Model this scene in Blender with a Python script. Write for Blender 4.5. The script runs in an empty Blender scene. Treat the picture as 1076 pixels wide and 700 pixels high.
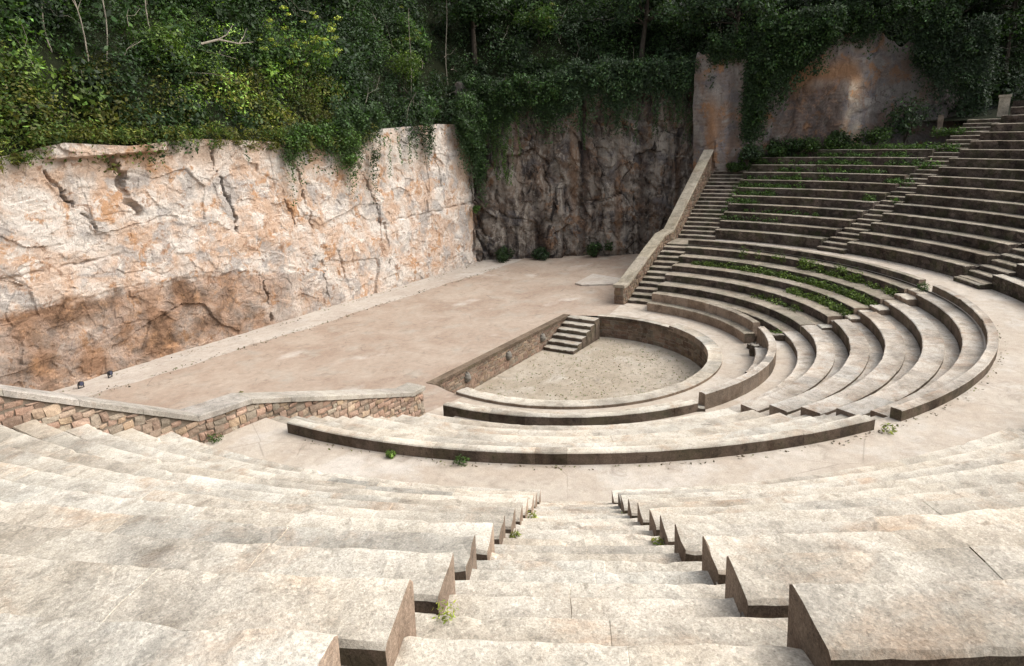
import bpy, math, random
import numpy as np
from mathutils import Matrix, Vector
random.seed(7); RNG = np.random.default_rng(11)
R = math.radians
scene = bpy.context.scene
col = scene.collection

# ------------------------------------------------------------------ noise
_perm = np.random.default_rng(5).permutation(512).astype(np.int64)
_grad = np.random.default_rng(6).standard_normal((512, 3)); _grad /= np.linalg.norm(_grad, axis=1)[:, None]
def noise(p):
    p = np.asarray(p, float); i = np.floor(p).astype(np.int64); f = p - i
    u = f * f * f * (f * (f * 6 - 15) + 10); out = 0
    for dx in (0, 1):
        wx = u[:, 0] if dx else 1 - u[:, 0]
        for dy in (0, 1):
            wy = u[:, 1] if dy else 1 - u[:, 1]
            for dz in (0, 1):
                wz = u[:, 2] if dz else 1 - u[:, 2]
                h = _perm[(_perm[(_perm[(i[:, 0] + dx) & 511] + i[:, 1] + dy) & 511] + i[:, 2] + dz) & 511]
                g = _grad[h]; d = f - np.array([dx, dy, dz])
                out = out + wx * wy * wz * (g * d).sum(1)
    return out * 1.5
def fbm(p, o=4):
    s = 0; a = 1.0; q = np.asarray(p, float)
    for k in range(o):
        s = s + a * noise(q + 17.3 * k); a *= .5; q = q * 2.03
    return s
def cells(p, seed=0, local=False):
    """distance to nearest and second nearest cell point, and the nearest cell's random value"""
    p = np.asarray(p, float); b = np.floor(p).astype(np.int64)
    d1 = np.full(len(p), 9.); d2 = np.full(len(p), 9.); cid = np.zeros(len(p)); loc = np.zeros_like(p)
    for dx in (-1, 0, 1):
        for dy in (-1, 0, 1):
            for dz in (-1, 0, 1):
                c = b + np.array([dx, dy, dz])
                h = _perm[(_perm[(_perm[(c[:, 0] + seed) & 511] + c[:, 1]) & 511] + c[:, 2]) & 511]
                pt = c + np.stack([_perm[(h + 1) & 511], _perm[(h + 7) & 511], _perm[(h + 13) & 511]], 1) / 512.
                d = np.linalg.norm(pt - p, axis=1)
                near = d < d1
                d2 = np.where(near, d1, np.minimum(d2, d)); cid = np.where(near, h / 512., cid); loc = np.where(near[:, None], p - pt, loc); d1 = np.where(near, d, d1)
    return (d1, d2, cid, loc) if local else (d1, d2, cid)

# ------------------------------------------------------------------ materials
class NT:
    def __init__(s, name):
        s.m = bpy.data.materials.new(name); s.m.use_nodes = True; s.t = s.m.node_tree; s.t.nodes.clear()
        s.out = s.n('ShaderNodeOutputMaterial'); s.b = s.n('ShaderNodeBsdfPrincipled')
        s.t.links.new(s.b.outputs[0], s.out.inputs[0])
        s.geo = s.n('ShaderNodeNewGeometry'); s.pos = s.geo.outputs['Position']
    def n(s, t, **k):
        o = s.t.nodes.new(t)
        for a, v in k.items(): setattr(o, a, v)
        return o
    def l(s, a, b): s.t.links.new(a, b)
    def scaled(s, vec):
        m = s.n('ShaderNodeMapping'); m.inputs['Scale'].default_value = vec; s.l(s.pos, m.inputs[0]); return m.outputs[0]
    def noise(s, scale, detail=4, rough=.6, vec=None, dist=0.):
        o = s.n('ShaderNodeTexNoise'); o.inputs['Scale'].default_value = scale; o.inputs['Detail'].default_value = detail
        o.inputs['Roughness'].default_value = rough; o.inputs['Distortion'].default_value = dist
        s.l(vec or s.pos, o.inputs['Vector']); return o.outputs['Fac']
    def vor(s, scale, vec=None, feature='F1', out='Distance'):
        o = s.n('ShaderNodeTexVoronoi', feature=feature); o.inputs['Scale'].default_value = scale
        s.l(vec or s.pos, o.inputs['Vector']); return o.outputs[out]
    def ramp(s, fac, stops):
        o = s.n('ShaderNodeValToRGB'); e = o.color_ramp.elements
        while len(e) < len(stops): e.new(.5)
        for k, (p, c) in enumerate(stops):
            e[k].position = p; c = (c, c, c) if isinstance(c, (int, float)) else c; e[k].color = (*c, 1)
        s.l(fac, o.inputs[0]); return o.outputs[0]
    def mix(s, fac, a, b, mode='MIX'):
        o = s.n('ShaderNodeMix', data_type='RGBA', blend_type=mode)
        for sock, v in ((o.inputs[0], fac), (o.inputs[6], a), (o.inputs[7], b)):
            if isinstance(v, (int, float)): sock.default_value = v if sock == o.inputs[0] else (v, v, v, 1)
            elif isinstance(v, tuple): sock.default_value = (*v, 1)
            else: s.l(v, sock)
        return o.outputs[2]
    def math(s, op, a, b=0.):
        o = s.n('ShaderNodeMath', operation=op)
        for sock, v in zip(o.inputs, (a, b)):
            if isinstance(v, (int, float)): sock.default_value = v
            else: s.l(v, sock)
        return o.outputs[0]
    def attr(s, name):
        o = s.n('ShaderNodeAttribute'); o.attribute_name = name; return o
    def bump(s, h, strength=.5, dist=.02):
        o = s.n('ShaderNodeBump'); o.inputs['Strength'].default_value = strength; o.inputs['Distance'].default_value = dist
        s.l(h, o.inputs['Height']); s.l(o.outputs[0], s.b.inputs['Normal'])
    def done(s, color, rough=.9, spec=.2):
        if isinstance(color, tuple): s.b.inputs['Base Color'].default_value = (*color, 1)
        else: s.l(color, s.b.inputs['Base Color'])
        s.b.inputs['Roughness'].default_value = rough; s.b.inputs['Specular IOR Level'].default_value = spec
        return s.m

def stone_mat(name, base, dark, warm, moss=0., blotch=.55, grain=95., speck=.5, bumpd=.008, rub=False):
    t = NT(name)
    c = t.mix(t.ramp(t.noise(.8, 6, .7), [(.36, 0.), (.64, 1.)]), base, warm)
    c = t.mix(t.math('MULTIPLY', t.ramp(t.noise(1.9, 8, .74, dist=.3), [(.46, 0.), (.70, 1.)]), blotch), c, dark)
    c = t.mix(t.math('MULTIPLY', t.ramp(t.noise(1.1, 7, .72, dist=.5), [(.54, 0.), (.70, 1.)]), blotch * .8), c, (dark[0] * 1.25, dark[1] * .98, dark[2] * .80))
    g = t.noise(grain, 3, .8); g2 = t.noise(26., 5, .8)
    c = t.mix(speck, c, t.ramp(g, [(.30, .25), (.50, 1.), (.72, 1.5)]), 'MULTIPLY')
    c = t.mix(.4, c, t.ramp(g2, [(.30, .6), (.50, 1.), (.70, 1.25)]), 'MULTIPLY')
    lich = t.ramp(t.noise(5.5, 6, .6, dist=.4), [(.62, 0.), (.68, .5)]); c = t.mix(lich, c, tuple(x * .62 for x in dark))
    if rub:
        rb = t.n('ShaderNodeSeparateColor'); vv = t.scaled((1., 1., 1.5)); t.l(t.vor(4.2, vec=vv, out='Color'), rb.inputs[0])
        c = t.mix(.8, c, t.ramp(rb.outputs[0], [(0., .55), (.5, 1.), (1., 1.5)]), 'MULTIPLY')
        c = t.mix(.7, c, t.ramp(t.vor(4.2, vec=vv, feature='DISTANCE_TO_EDGE'), [(.01, .4), (.06, 1.)]), 'MULTIPLY')
    stn = t.ramp(t.noise(.55, 7, .66, dist=.7), [(.47, 1.), (.64, .62)]); c = t.mix(.85, c, stn, 'MULTIPLY')
    st2 = t.ramp(t.noise(3.6, 8, .7, dist=.9), [(.52, 1.), (.62, .74)]); c = t.mix(.8, c, st2, 'MULTIPLY')
    ag = t.n('ShaderNodeSeparateColor'); t.l(t.vor(75., out='Color'), ag.inputs[0])
    c = t.mix(.5, c, t.ramp(ag.outputs[0], [(0., .55), (.25, .9), (.8, 1.05), (1., 1.45)]), 'MULTIPLY')
    pits = t.ramp(t.vor(21.), [(.03, .3), (.12, 1.)])
    c = t.mix(t.ramp(t.noise(2.3, 3), [(.45, .0), (.6, .6)]), c, t.mix(1., c, pits, 'MULTIPLY'))
    if moss:
        mm = t.math('MULTIPLY', t.ramp(t.noise(1.3, 6, .75), [(.47, 0.), (.62, 1.)]), moss)
        c = t.mix(mm, c, (.045, .06, .018))
    c = t.mix(1., c, t.attr('tint').outputs['Color'], 'MULTIPLY')
    h = t.math('ADD', t.math('MULTIPLY', g, .6), g2)
    t.bump(h, .8, bumpd)
    return t.done(c, .95, .1)

M = {}
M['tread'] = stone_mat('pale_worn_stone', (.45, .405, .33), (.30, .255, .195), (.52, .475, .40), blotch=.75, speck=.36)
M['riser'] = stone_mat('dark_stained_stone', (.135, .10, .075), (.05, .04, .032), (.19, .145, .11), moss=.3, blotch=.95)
M['block'] = stone_mat('weathered_block_stone', (.18, .135, .10), (.09, .07, .052), (.23, .18, .135), blotch=.7)
M['end'] = stone_mat('brown_cut_stone', (.235, .175, .13), (.11, .08, .058), (.30, .23, .17), blotch=.8)
M['tread_far_shaded'] = stone_mat('grey_brown_weathered_shaded_stone', (.28, .24, .185), (.14, .115, .082), (.34, .295, .235), moss=.25)  # weathered stone, with the far side's tree shade also darkened into its colour
M['tread_mid'] = stone_mat('brownish_worn_stone', (.40, .35, .29), (.24, .19, .14), (.47, .43, .37), blotch=.8)
M['riser_far_shaded'] = stone_mat('mossy_shaded_stone', (.074, .057, .047), (.03, .023, .019), (.108, .084, .068), moss=.3, rub=True, blotch=.95)  # moss and dirt, plus the dim far-side light painted into the base colour
M['coping'] = stone_mat('grey_coping_stone', (.38, .345, .29), (.22, .195, .155), (.43, .39, .335), blotch=.6)
M['coping_far'] = stone_mat('weathered_coping_stone', (.33, .285, .22), (.15, .13, .09), (.39, .345, .27), blotch=.85)
M['mortar'] = stone_mat('lime_mortar', (.20, .165, .125), (.13, .10, .08), (.26, .21, .16))
M['rubble'] = stone_mat('pink_rubble_stone', (.36, .275, .21), (.20, .145, .11), (.38, .315, .24), blotch=.7)
M['rubble_dark'] = stone_mat('grey_brown_rubble_stone', (.17, .135, .10), (.08, .065, .05), (.22, .17, .125), blotch=.6)

def earth_mat(name, a, b, c3, patch, litter=0.):
    t = NT(name)
    c = t.mix(t.ramp(t.noise(.35, 6, .62, dist=.6), [(.36, 0.), (.62, 1.)]), a, b)
    c = t.mix(t.ramp(t.noise(.85, 5, .6), [(.52, 0.), (.70, .85)]), c, c3)
    c = t.mix(t.ramp(t.noise(.22, 4, .55, vec=t.scaled((1.3, 1.6, 1))), [(.60, 0.), (.68, .6)]), c, patch)
    g = t.noise(38., 4, .8)
    c = t.mix(.45, c, t.ramp(g, [(.3, .5), (.5, 1.), (.72, 1.35)]), 'MULTIPLY')
    c = t.mix(.6, c, t.ramp(t.noise(4., 6, .75), [(.3, .74), (.7, 1.2)]), 'MULTIPLY')
    st = t.ramp(t.noise(1.6, 8, .78, dist=.8), [(.54, 0.), (.66, .55)]); c = t.mix(st, c, tuple(x * .55 for x in b))
    peb = t.ramp(t.vor(26.), [(.08, 1.5), (.2, 1.)]); c = t.mix(t.ramp(t.noise(3.1, 4), [(.5, 0.), (.62, .8)]), c, t.mix(1., c, peb, 'MULTIPLY'))
    crk = t.ramp(t.vor(.55, vec=t.scaled((1, .7, 1)), feature='DISTANCE_TO_EDGE'), [(0., .6), (.006, 1.)]); c = t.mix(t.ramp(t.noise(.5, 3), [(.52, 0.), (.6, .8)]), c, t.mix(1., c, crk, 'MULTIPLY'))
    if litter:
        v = t.ramp(t.vor(9.), [(.10, 1.), (.2, 0.)])
        c = t.mix(t.math('MULTIPLY', v, litter), c, (.20, .17, .08))
    t.bump(t.math('ADD', g, t.noise(6., 5, .7)), .6, .02)
    return t.done(c, .95, .12)
M['stage'] = earth_mat('tan_beaten_earth', (.385, .315, .25), (.305, .23, .175), (.35, .31, .255), (.51, .46, .40))
M['walk'] = earth_mat('pale_dusty_gravel', (.46, .405, .335), (.40, .335, .265), (.49, .445, .385), (.56, .515, .455))
M['path'] = earth_mat('pale_concrete', (.47, .42, .36), (.39, .335, .28), (.45, .41, .36), (.54, .50, .445))
M['pit'] = earth_mat('sandy_gravel', (.385, .335, .265), (.31, .26, .195), (.42, .375, .31), (.47, .425, .355), litter=.5)
M['soil'] = earth_mat('dark_leafy_soil', (.014, .017, .007), (.010, .013, .005), (.022, .022, .010), (.02, .02, .01))

def rock_mat(name, pal, band=True):
    t = NT(name)
    white, pink, orange, grey, brown, black = pal
    at = t.attr('mask').outputs['Color']
    sep = t.n('ShaderNodeSeparateColor'); t.l(at, sep.inputs[0])
    def patch(scale, lo, hi, amt, rough=.58, dist=.5, vec=None, seedz=0.):
        mp = t.n('ShaderNodeMapping'); mp.inputs['Location'].default_value = (seedz, seedz * .7, seedz * 1.3); t.l(vec or t.pos, mp.inputs[0])
        return t.math('MULTIPLY', t.ramp(t.noise(scale, 8, rough, vec=mp.outputs[0], dist=dist), [(lo, 0.), (hi, 1.)]), amt)
    c = t.mix(patch(.42, .44, .56, 1.), pink, white)
    c = t.mix(patch(.60, .50, .60, .75, seedz=3.1), c, tuple(.55 * a + .45 * b for a, b in zip(pink, orange)))
    c = t.mix(patch(.75, .51, .60, .85, seedz=7.7), c, grey)
    c = t.mix(patch(.85, .565, .62, .9, .66, seedz=44.1), c, orange)
    c = t.mix(patch(1.3, .55, .61, .9, .62, .8, seedz=12.2), c, tuple(x * 1.06 for x in white))
    c = t.mix(patch(1.7, .58, .64, .8, .68, .8, seedz=19.4), c, brown)
    c = t.mix(patch(3.0, .57, .64, .6, .66, .8, seedz=25.9), c, white)
    bn = t.mix(t.ramp(t.noise(1.2, 7, .7, dist=.8), [(.40, 0.), (.60, 1.)]), brown, tuple(x * .34 for x in brown))
    bn = t.mix(t.ramp(t.noise(1.7, 7, .7), [(.52, 0.), (.66, .7)]), bn, orange)
    stk = t.noise(1.0, 8, .72, vec=t.scaled((1.0, 1.0, .28)), dist=1.4)
    if band == 'streaks':
        c = t.mix(t.ramp(stk, [(.55, 0.), (.60, .9)]), c, tuple(x * 1.15 for x in white)); c = t.mix(t.ramp(stk, [(.38, .9), (.47, 0.)]), c, black)
    c = t.mix(sep.outputs[0], c, bn)
    c = t.mix(sep.outputs[1], c, black)
    c = t.mix(sep.outputs[2], c, tuple(x * .9 for x in orange))
    c = t.mix(1., c, t.attr('tint').outputs['Color'], 'MULTIPLY')
    g = t.noise(13., 8, .85)
    c = t.mix(.5, c, t.ramp(g, [(.33, .45), (.5, 1.), (.66, 1.25)]), 'MULTIPLY')
    cr = t.ramp(t.vor(2.3, vec=t.scaled((1, 1, .7)), feature='DISTANCE_TO_EDGE'), [(.0, .45), (.035, 1.)])
    c = t.mix(t.ramp(t.noise(.8, 3), [(.5, 0.), (.65, .8)]), c, t.mix(1., c, cr, 'MULTIPLY'))
    t.bump(t.math('ADD', t.math('MULTIPLY', g, .6), t.noise(8., 9, .8, dist=.2)), 1., .07)
    return t.done(c, .95, .1)
M['rock'] = rock_mat('pale_pink_sandstone', ((.60, .54, .475), (.52, .395, .305), (.45, .26, .14), (.37, .34, .31), (.29, .175, .11), (.035, .026, .02)))
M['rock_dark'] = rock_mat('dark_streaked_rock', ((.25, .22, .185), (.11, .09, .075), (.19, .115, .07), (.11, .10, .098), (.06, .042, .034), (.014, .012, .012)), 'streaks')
M['rock_grey'] = rock_mat('grey_violet_rock', ((.27, .245, .22), (.20, .165, .145), (.31, .17, .09), (.165, .155, .16), (.105, .072, .058), (.035, .03, .03)))

def leaf_mat(name):
    t = NT(name); a = t.attr('tint').outputs['Color']
    t.l(a, t.b.inputs['Base Color']); t.b.inputs['Roughness'].default_value = .55; t.b.inputs['Specular IOR Level'].default_value = .25
    tr = t.n('ShaderNodeBsdfTranslucent'); t.l(t.mix(1., a, (1.3, 1.5, .6), 'MULTIPLY'), tr.inputs[0])
    mx = t.n('ShaderNodeMixShader'); mx.inputs[0].default_value = .28
    t.l(t.b.outputs[0], mx.inputs[1]); t.l(tr.outputs[0], mx.inputs[2]); t.l(mx.outputs[0], t.out.inputs[0])
    return t.m
M['leaf'] = leaf_mat('green_leaf')
t = NT('brown_bark'); M['bark'] = t.done(t.ramp(t.noise(5., 6, .7, vec=t.scaled((2, 2, .4))), [(.3, (.025, .02, .015)), (.7, (.08, .065, .05))]), .95, .1)
t = NT('pale_bare_wood'); M['wood'] = t.done(t.ramp(t.noise(6., 5, .7, vec=t.scaled((2, 2, .5))), [(.3, (.12, .10, .075)), (.7, (.34, .30, .24))]), .95, .1)
t = NT('black_painted_metal'); M['metal'] = t.done(t.ramp(t.noise(12., 3), [(.3, (.012, .012, .014)), (.7, (.03, .03, .034))]), .5, .4)
t = NT('dull_glass'); M['glass'] = t.done(t.ramp(t.noise(20., 2), [(.3, (.03, .035, .06)), (.7, (.05, .055, .09))]), .15, .5)

# ------------------------------------------------------------------ object helpers
def mk(name, V, F, mats, parent=None, org=(0, 0, 0), tint=None, topmat=None, smooth=False, extra=None, capn=None):
    V = np.asarray(V, float); org = np.asarray(org, float)
    me = bpy.data.meshes.new(name); me.from_pydata((V - org).tolist(), [], F); me.update()
    if not isinstance(mats, (list, tuple)): mats = [mats]
    for m in mats: me.materials.append(m)
    a = me.attributes.new('tint', 'FLOAT_COLOR', 'POINT')
    T = np.ones((len(V), 4)); 
    if tint is not None: T[:, :3] = tint
    a.data.foreach_set('color', T.ravel())
    if extra is not None:
        b = me.attributes.new('mask', 'FLOAT_COLOR', 'POINT'); E_ = np.ones((len(V), 4)); E_[:, :3] = extra; b.data.foreach_set('color', E_.ravel())
    if topmat:
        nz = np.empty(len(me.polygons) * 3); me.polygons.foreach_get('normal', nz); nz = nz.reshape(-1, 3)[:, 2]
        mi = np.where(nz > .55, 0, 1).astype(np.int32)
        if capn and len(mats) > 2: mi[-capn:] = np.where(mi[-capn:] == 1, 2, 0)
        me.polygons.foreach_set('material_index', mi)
    if smooth: me.polygons.foreach_set('use_smooth', np.ones(len(me.polygons), bool))
    o = bpy.data.objects.new(name, me); col.objects.link(o)
    if parent is not None: o.parent = parent
    else: o.location = org
    return o
def empty(name, loc):
    o = bpy.data.objects.new(name, None); o.location = loc; o.empty_display_size = .2; col.objects.link(o); return o
def tag(o, label=None, cat=None, group=None, kind=None):
    if label: o['label'] = label
    if cat: o['category'] = cat
    if group: o['group'] = group
    if kind: o['kind'] = kind
    return o
def pol(r, a, z=0.): return np.array([r * math.cos(R(a)), r * math.sin(R(a)), z])

class Acc:
    def __init__(s): s.V = []; s.F = []; s.T = []; s.n = 0
    def add(s, V, F, T=None):
        V = np.asarray(V, float); s.V.append(V); s.F += [tuple(i + s.n for i in f) for f in F]
        s.T.append(np.tile(np.asarray(T if T is not None else (1, 1, 1), float), (len(V), 1)) if np.ndim(T) < 2 else T); s.n += len(V)
    def arr(s): return np.concatenate(s.V), s.F, np.concatenate(s.T)

def sweep(prof, a0, a1, step=.25, block=1.3, wear=.010, seed=0, tintv=.10, end0=None, end1=None):
    """a curved course of stone blocks: closed (r, z) profile swept in angle; joints are real grooves"""
    rg = np.random.default_rng(seed)
    prof = np.array(prof, float); rm = prof[:, 0].mean(); cen = prof.mean(0)
    L = R(a1 - a0) * rm; nb = max(1, round(L / block))
    cuts = a0 + (a1 - a0) * np.concatenate([[0], np.sort((np.arange(1, nb) + rg.uniform(-.22, .22, nb - 1)) / nb), [1]])
    eps = math.degrees(.004 / rm); rings = []
    for b in range(nb):
        s0, s1 = cuts[b] + (eps if b else 0), cuts[b + 1] - (eps if b < nb - 1 else 0)
        k = max(2, int(math.ceil(R(s1 - s0) * rm / step)) + 1)
        dz, dr = rg.normal(0, .0015), rg.normal(0, .0025); tn = 1 + rg.normal(0, tintv); wm = rg.normal(.004, .014)
        for a in np.linspace(s0, s1, k): rings.append((a, dr, dz, (tn + wm, tn, tn - wm), 0))
        if b < nb - 1: rings.append((cuts[b + 1], 0, 0, (1.3, 1.27, 1.2), 1))
    V = []; T = []; m = len(prof)
    ew = np.ones(m)
    if m >= 7: ew = np.interp(prof[:, 0], [prof[:, 0].min(), prof[:, 0].min() + .06, prof[:, 0].max() - .05, prof[:, 0].max()], [1.24, 1.03, .96, .84])
    for a, dr, dz, tn, g in rings:
        p = prof.copy()
        if g: d = cen - p; p = p + d / (np.linalg.norm(d, axis=1)[:, None] + 1e-9) * .0025
        p = p + (dr, dz)
        ca, sa = math.cos(R(a)), math.sin(R(a))
        V.append(np.stack([p[:, 0] * ca, p[:, 0] * sa, p[:, 1]], 1)); T.append(np.tile(tn, (m, 1)) * ew[:, None])
    V = np.concatenate(V); T = np.concatenate(T)
    if wear:
        for k in range(3): V[:, k] += wear * (.22 * fbm(V * 1.7 + 31 * k + seed % 97, 2) + .7 * noise(V * 8. + 57 * k) + .35 * noise(V * 19. + 5 * k))
    if wear and m >= 7:
        for sl in (slice(0, m), slice(len(V) - m, len(V))): V[sl] += .8 * wear * noise(np.concatenate([V[sl] * 9.]))[:, None]
    if wear and m >= 7:                                                 # chipped front edges
        k = np.tile(np.arange(m), len(rings)); ed = (k == 1) | (k == 2)
        ch_ = .07 * np.clip(noise(V * 4.3 + seed) - .28, 0, .5) + .03 * np.clip(noise(V * 11. + seed) - .2, 0, .5); ch_ = ch_ * ed
        rr_ = np.hypot(V[:, 0], V[:, 1]); V[:, 2] -= ch_ * np.where(k == 2, .8, .3); V[:, 0] += ch_ * V[:, 0] / rr_ * np.where(k == 1, .9, .5); V[:, 1] += ch_ * V[:, 1] / rr_ * np.where(k == 1, .9, .5)
        T = T * (1 + 1.5 * ch_[:, None])
    F = []
    for i in range(len(rings) - 1):
        for j in range(m):
            F.append((i * m + j, i * m + (j + 1) % m, (i + 1) * m + (j + 1) % m, (i + 1) * m + j))
    F.append(tuple(range(m))[::-1]); F.append(tuple((len(rings) - 1) * m + j for j in range(m)))
    return V, F, T
def block_prof(r0, r1, zt, zb, under=.03, ch=.022, n=3):
    p = [(r0 + under, zb), (r0, zt - ch), (r0 + ch, zt)]
    for k in range(1, n): p.append((r0 + ch + (r1 - r0 - 2 * ch) * k / n, zt))
    return p + [(r1 - ch, zt), (r1, zt - ch), (r1, zb)]
def fix(F): return [f[::-1] for f in F]

# ------------------------------------------------------------------ camera
CAM = np.array([-23.507385, -12.660102, 8.779344]); yaw, pitch, FPX, roll = .5786761, .2889645, 711.991, -.0394142
cy, sy, cp, sp = math.cos(yaw), math.sin(yaw), math.cos(pitch), math.sin(pitch)
Fw = np.array([cy * cp, sy * cp, -sp]); Rt = np.array([sy, -cy, 0]); Up = np.cross(Rt, Fw)
cr, sr = math.cos(roll), math.sin(roll)
Rt2 = cr * Rt + sr * Up; Up2 = cr * Up - sr * Rt
cd = bpy.data.cameras.new('camera'); cam = bpy.data.objects.new('camera', cd); col.objects.link(cam)
cam.matrix_world = Matrix(((Rt2[0], Up2[0], -Fw[0], CAM[0]), (Rt2[1], Up2[1], -Fw[1], CAM[1]), (Rt2[2], Up2[2], -Fw[2], CAM[2]), (0, 0, 0, 1)))
cd.sensor_fit = 'HORIZONTAL'; cd.sensor_width = 36; cd.lens = FPX / 1076 * 36; cd.clip_start = .05; cd.clip_end = 1000
scene.camera = cam
def proj(P):
    d = np.asarray(P, float) - CAM; zf = d @ Fw
    return np.stack([538 + FPX * (d @ Rt2) / zf, 350 - FPX * (d @ Up2) / zf, zf], -1)
def seen(P, mgn=40):
    q = proj(P); ok = (q[:, 2] > .3) & (q[:, 0] > -mgn) & (q[:, 0] < 1076 + mgn) & (q[:, 1] > -mgn) & (q[:, 1] < 700 + mgn)
    return ok.any()

# ------------------------------------------------------------------ light
w = bpy.data.worlds.new('World'); scene.world = w; w.use_nodes = True; nt = w.node_tree
sky = nt.nodes.new('ShaderNodeTexSky'); sky.sky_type = 'NISHITA'; sky.sun_disc = False
SUN = Vector((.42, -.70, .86)).normalized(); el = math.asin(SUN.z)
sky.sun_elevation = el; sky.sun_rotation = math.atan2(SUN.x, SUN.y); sky.air_density = 1.; sky.dust_density = 4.; sky.ozone_density = 1.
bg = nt.nodes['Background']; bg.inputs['Strength'].default_value = .15; hs = nt.nodes.new('ShaderNodeHueSaturation'); hs.inputs['Saturation'].default_value = .35; nt.links.new(sky.outputs[0], hs.inputs['Color']); nt.links.new(hs.outputs[0], bg.inputs[0])
sd = bpy.data.lights.new('sun', 'SUN'); sd.energy = 1.1; sd.angle = R(70); sd.color = (1, .96, .91)
so = bpy.data.objects.new('sun', sd); so.rotation_euler = SUN.to_track_quat('Z', 'Y').to_euler(); col.objects.link(so); so.location = (0, 0, 40)
vs = scene.view_settings; vs.view_transform = 'Standard'; vs.look = 'None'; vs.gamma = 1; vs.use_curve_mapping = False; vs.exposure = 1.08
scene.cycles.max_bounces = 5; scene.cycles.use_denoising = True

# ------------------------------------------------------------------ ground: stage level, pit, walkway
RP = 5.63
pit = [(-5.6, 2.63), (4.98, 2.63), (5.49, 1.25)]
for a in np.linspace(12.8, -168, 90)[1:]: pit.append(tuple(pol(RP, a)[:2]))
for a in (-169, -175, -180, -188, -196, -203): pit.append(tuple(pol(6.12, a)[:2]))
pit = np.array(pit)
def sheet_with_hole(name, outer, hole, z, mat):
    import bmesh
    bm = bmesh.new(); es = []
    for loop in (outer, hole):
        vs_ = [bm.verts.new((x, y, z)) for x, y in loop]
        es += [bm.edges.new((vs_[i], vs_[(i + 1) % len(vs_)])) for i in range(len(vs_))]
    bmesh.ops.triangle_fill(bm, use_beauty=True, edges=es)
    for f in bm.faces:
        f.normal_update()
        if f.normal.z < 0: f.normal_flip()
    me = bpy.data.meshes.new(name); bm.to_mesh(me); bm.free(); me.materials.append(mat)
    o = bpy.data.objects.new(name, me); col.objects.link(o); return tag(o, kind='structure')
out = [(-45, -60), (70, -60), (70, 40), (-45, 40)]
sheet_with_hole('stage_floor', out, pit, 0., M['stage'])
V = np.array([(*p, -1.05) for p in pit]) ; 
mk('pit_floor', np.concatenate([V, [[0, 0, -1.05]]]), [(i, (i + 1) % len(V), len(V))[::-1] for i in range(len(V))], M['pit']); tag(bpy.data.objects['pit_floor'], kind='structure')
def annulus(name, r0, r1, a0, a1, z, mat, n=90, jit=0.):
    V = []; F = []
    for i in range(n + 1):
        a = a0 + (a1 - a0) * i / n
        j = jit * math.sin(i * 1.7) * math.sin(i * .61 + 1)
        V += [pol(r0 + j, a, z), pol(r1 + j, a, z)]
        if i: F.append((2 * i - 2, 2 * i - 1, 2 * i + 1, 2 * i))
    return tag(mk(name, V, F, mat), kind='structure')
annulus('ring_path', 6.0, 8.3, 172, 368, .004, M['walk'])
annulus('lower_terrace_ground', 7.9, 14.1, 182, 357.5, .262, M['walk'])
annulus('upper_walkway', 13.95, 16.6, 176.2, 358.6, 2.263, M['walk'])
# pale concrete strip along the foot of the cliff
xs = np.linspace(-30, 17, 120); V = []; F = []
for i, x in enumerate(xs):
    V += [(x, 12.95 + .10 * math.sin(x * .9) + .06 * math.sin(x * 3.1) - .025 * x, .004), (x, 16.5, .004)]
    if i: F.append((2 * i - 2, 2 * i, 2 * i + 1, 2 * i - 1))
tag(mk('cliff_path', V, F, M['path']), kind='structure')
# raised ground behind the seating
V = []; F = []; n = 80
for i in range(n + 1):
    a = 176 + 168 * i / n
    for r, z in ((28.9, 8.4), (31, 8.7), (36, 9.4), (60, 12), (120, 14)): V.append(pol(r, a, z))
    if i:
        for k in range(4): F.append(((i - 1) * 5 + k, (i - 1) * 5 + k + 1, i * 5 + k + 1, i * 5 + k))
tag(mk('hilltop_ground', V, F, M['soil']), kind='structure')

# ------------------------------------------------------------------ seating
RU, PU, QU, ZD = 16.258, .80, .4122, 2.263
def rj(j): return RU + PU * j
def zj(j): return 2.84 + QU * j
ORD = ['lowest', 'second', 'third', 'fourth', 'fifth', 'sixth', 'seventh', 'eighth', 'ninth', 'tenth', 'eleventh', 'twelfth', 'thirteenth', 'fourteenth', 'fifteenth', 'sixteenth']
asin = lambda x: math.degrees(math.asin(x))
stair_l = lambda r: float(np.interp(r, [16.3, 18, 20, 27.5], [333.8, 332.3, 331.7, 332.2]))
SEC = [
    ('between the near rubble wall and the near stairway', lambda r: 180 - asin(.96 / r), lambda r: float(np.interp(r, [16.3, 24.3], [206.57, 206.73])), 14, 'tread', 'riser', 'near left bench rows'),
    ('right of the near stairway in the foreground', lambda r: float(np.interp(r, [16.3, 24.3], [210.86, 210.38])), lambda r: 240.3, 14, 'tread', 'riser', 'near right bench rows'),
    ('beyond the second stairway at the right edge', lambda r: 243.7, lambda r: 269, 15, 'tread', 'riser', 'bench rows at the right edge'),
    ('at the right edge below the far right stairway', lambda r: 274, lambda r: 298.5, 15, 'tread', 'riser_far_shaded', 'bench rows by the right edge stairway'),
    ('on the far slope right of the diagonal stairway', lambda r: 304.2, lambda r: 328.6, 16, 'tread_far_shaded', 'riser_far_shaded', 'far right bench rows'),
    ('on the far slope beside the sloping parapet', stair_l, lambda r: 360 - asin(1.17 / r), 11, 'tread_far_shaded', 'riser_far_shaded', 'far left bench rows'),
]
LOOK = {'tread': 'pale', 'tread_far_shaded': 'weathered shaded'}
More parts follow.
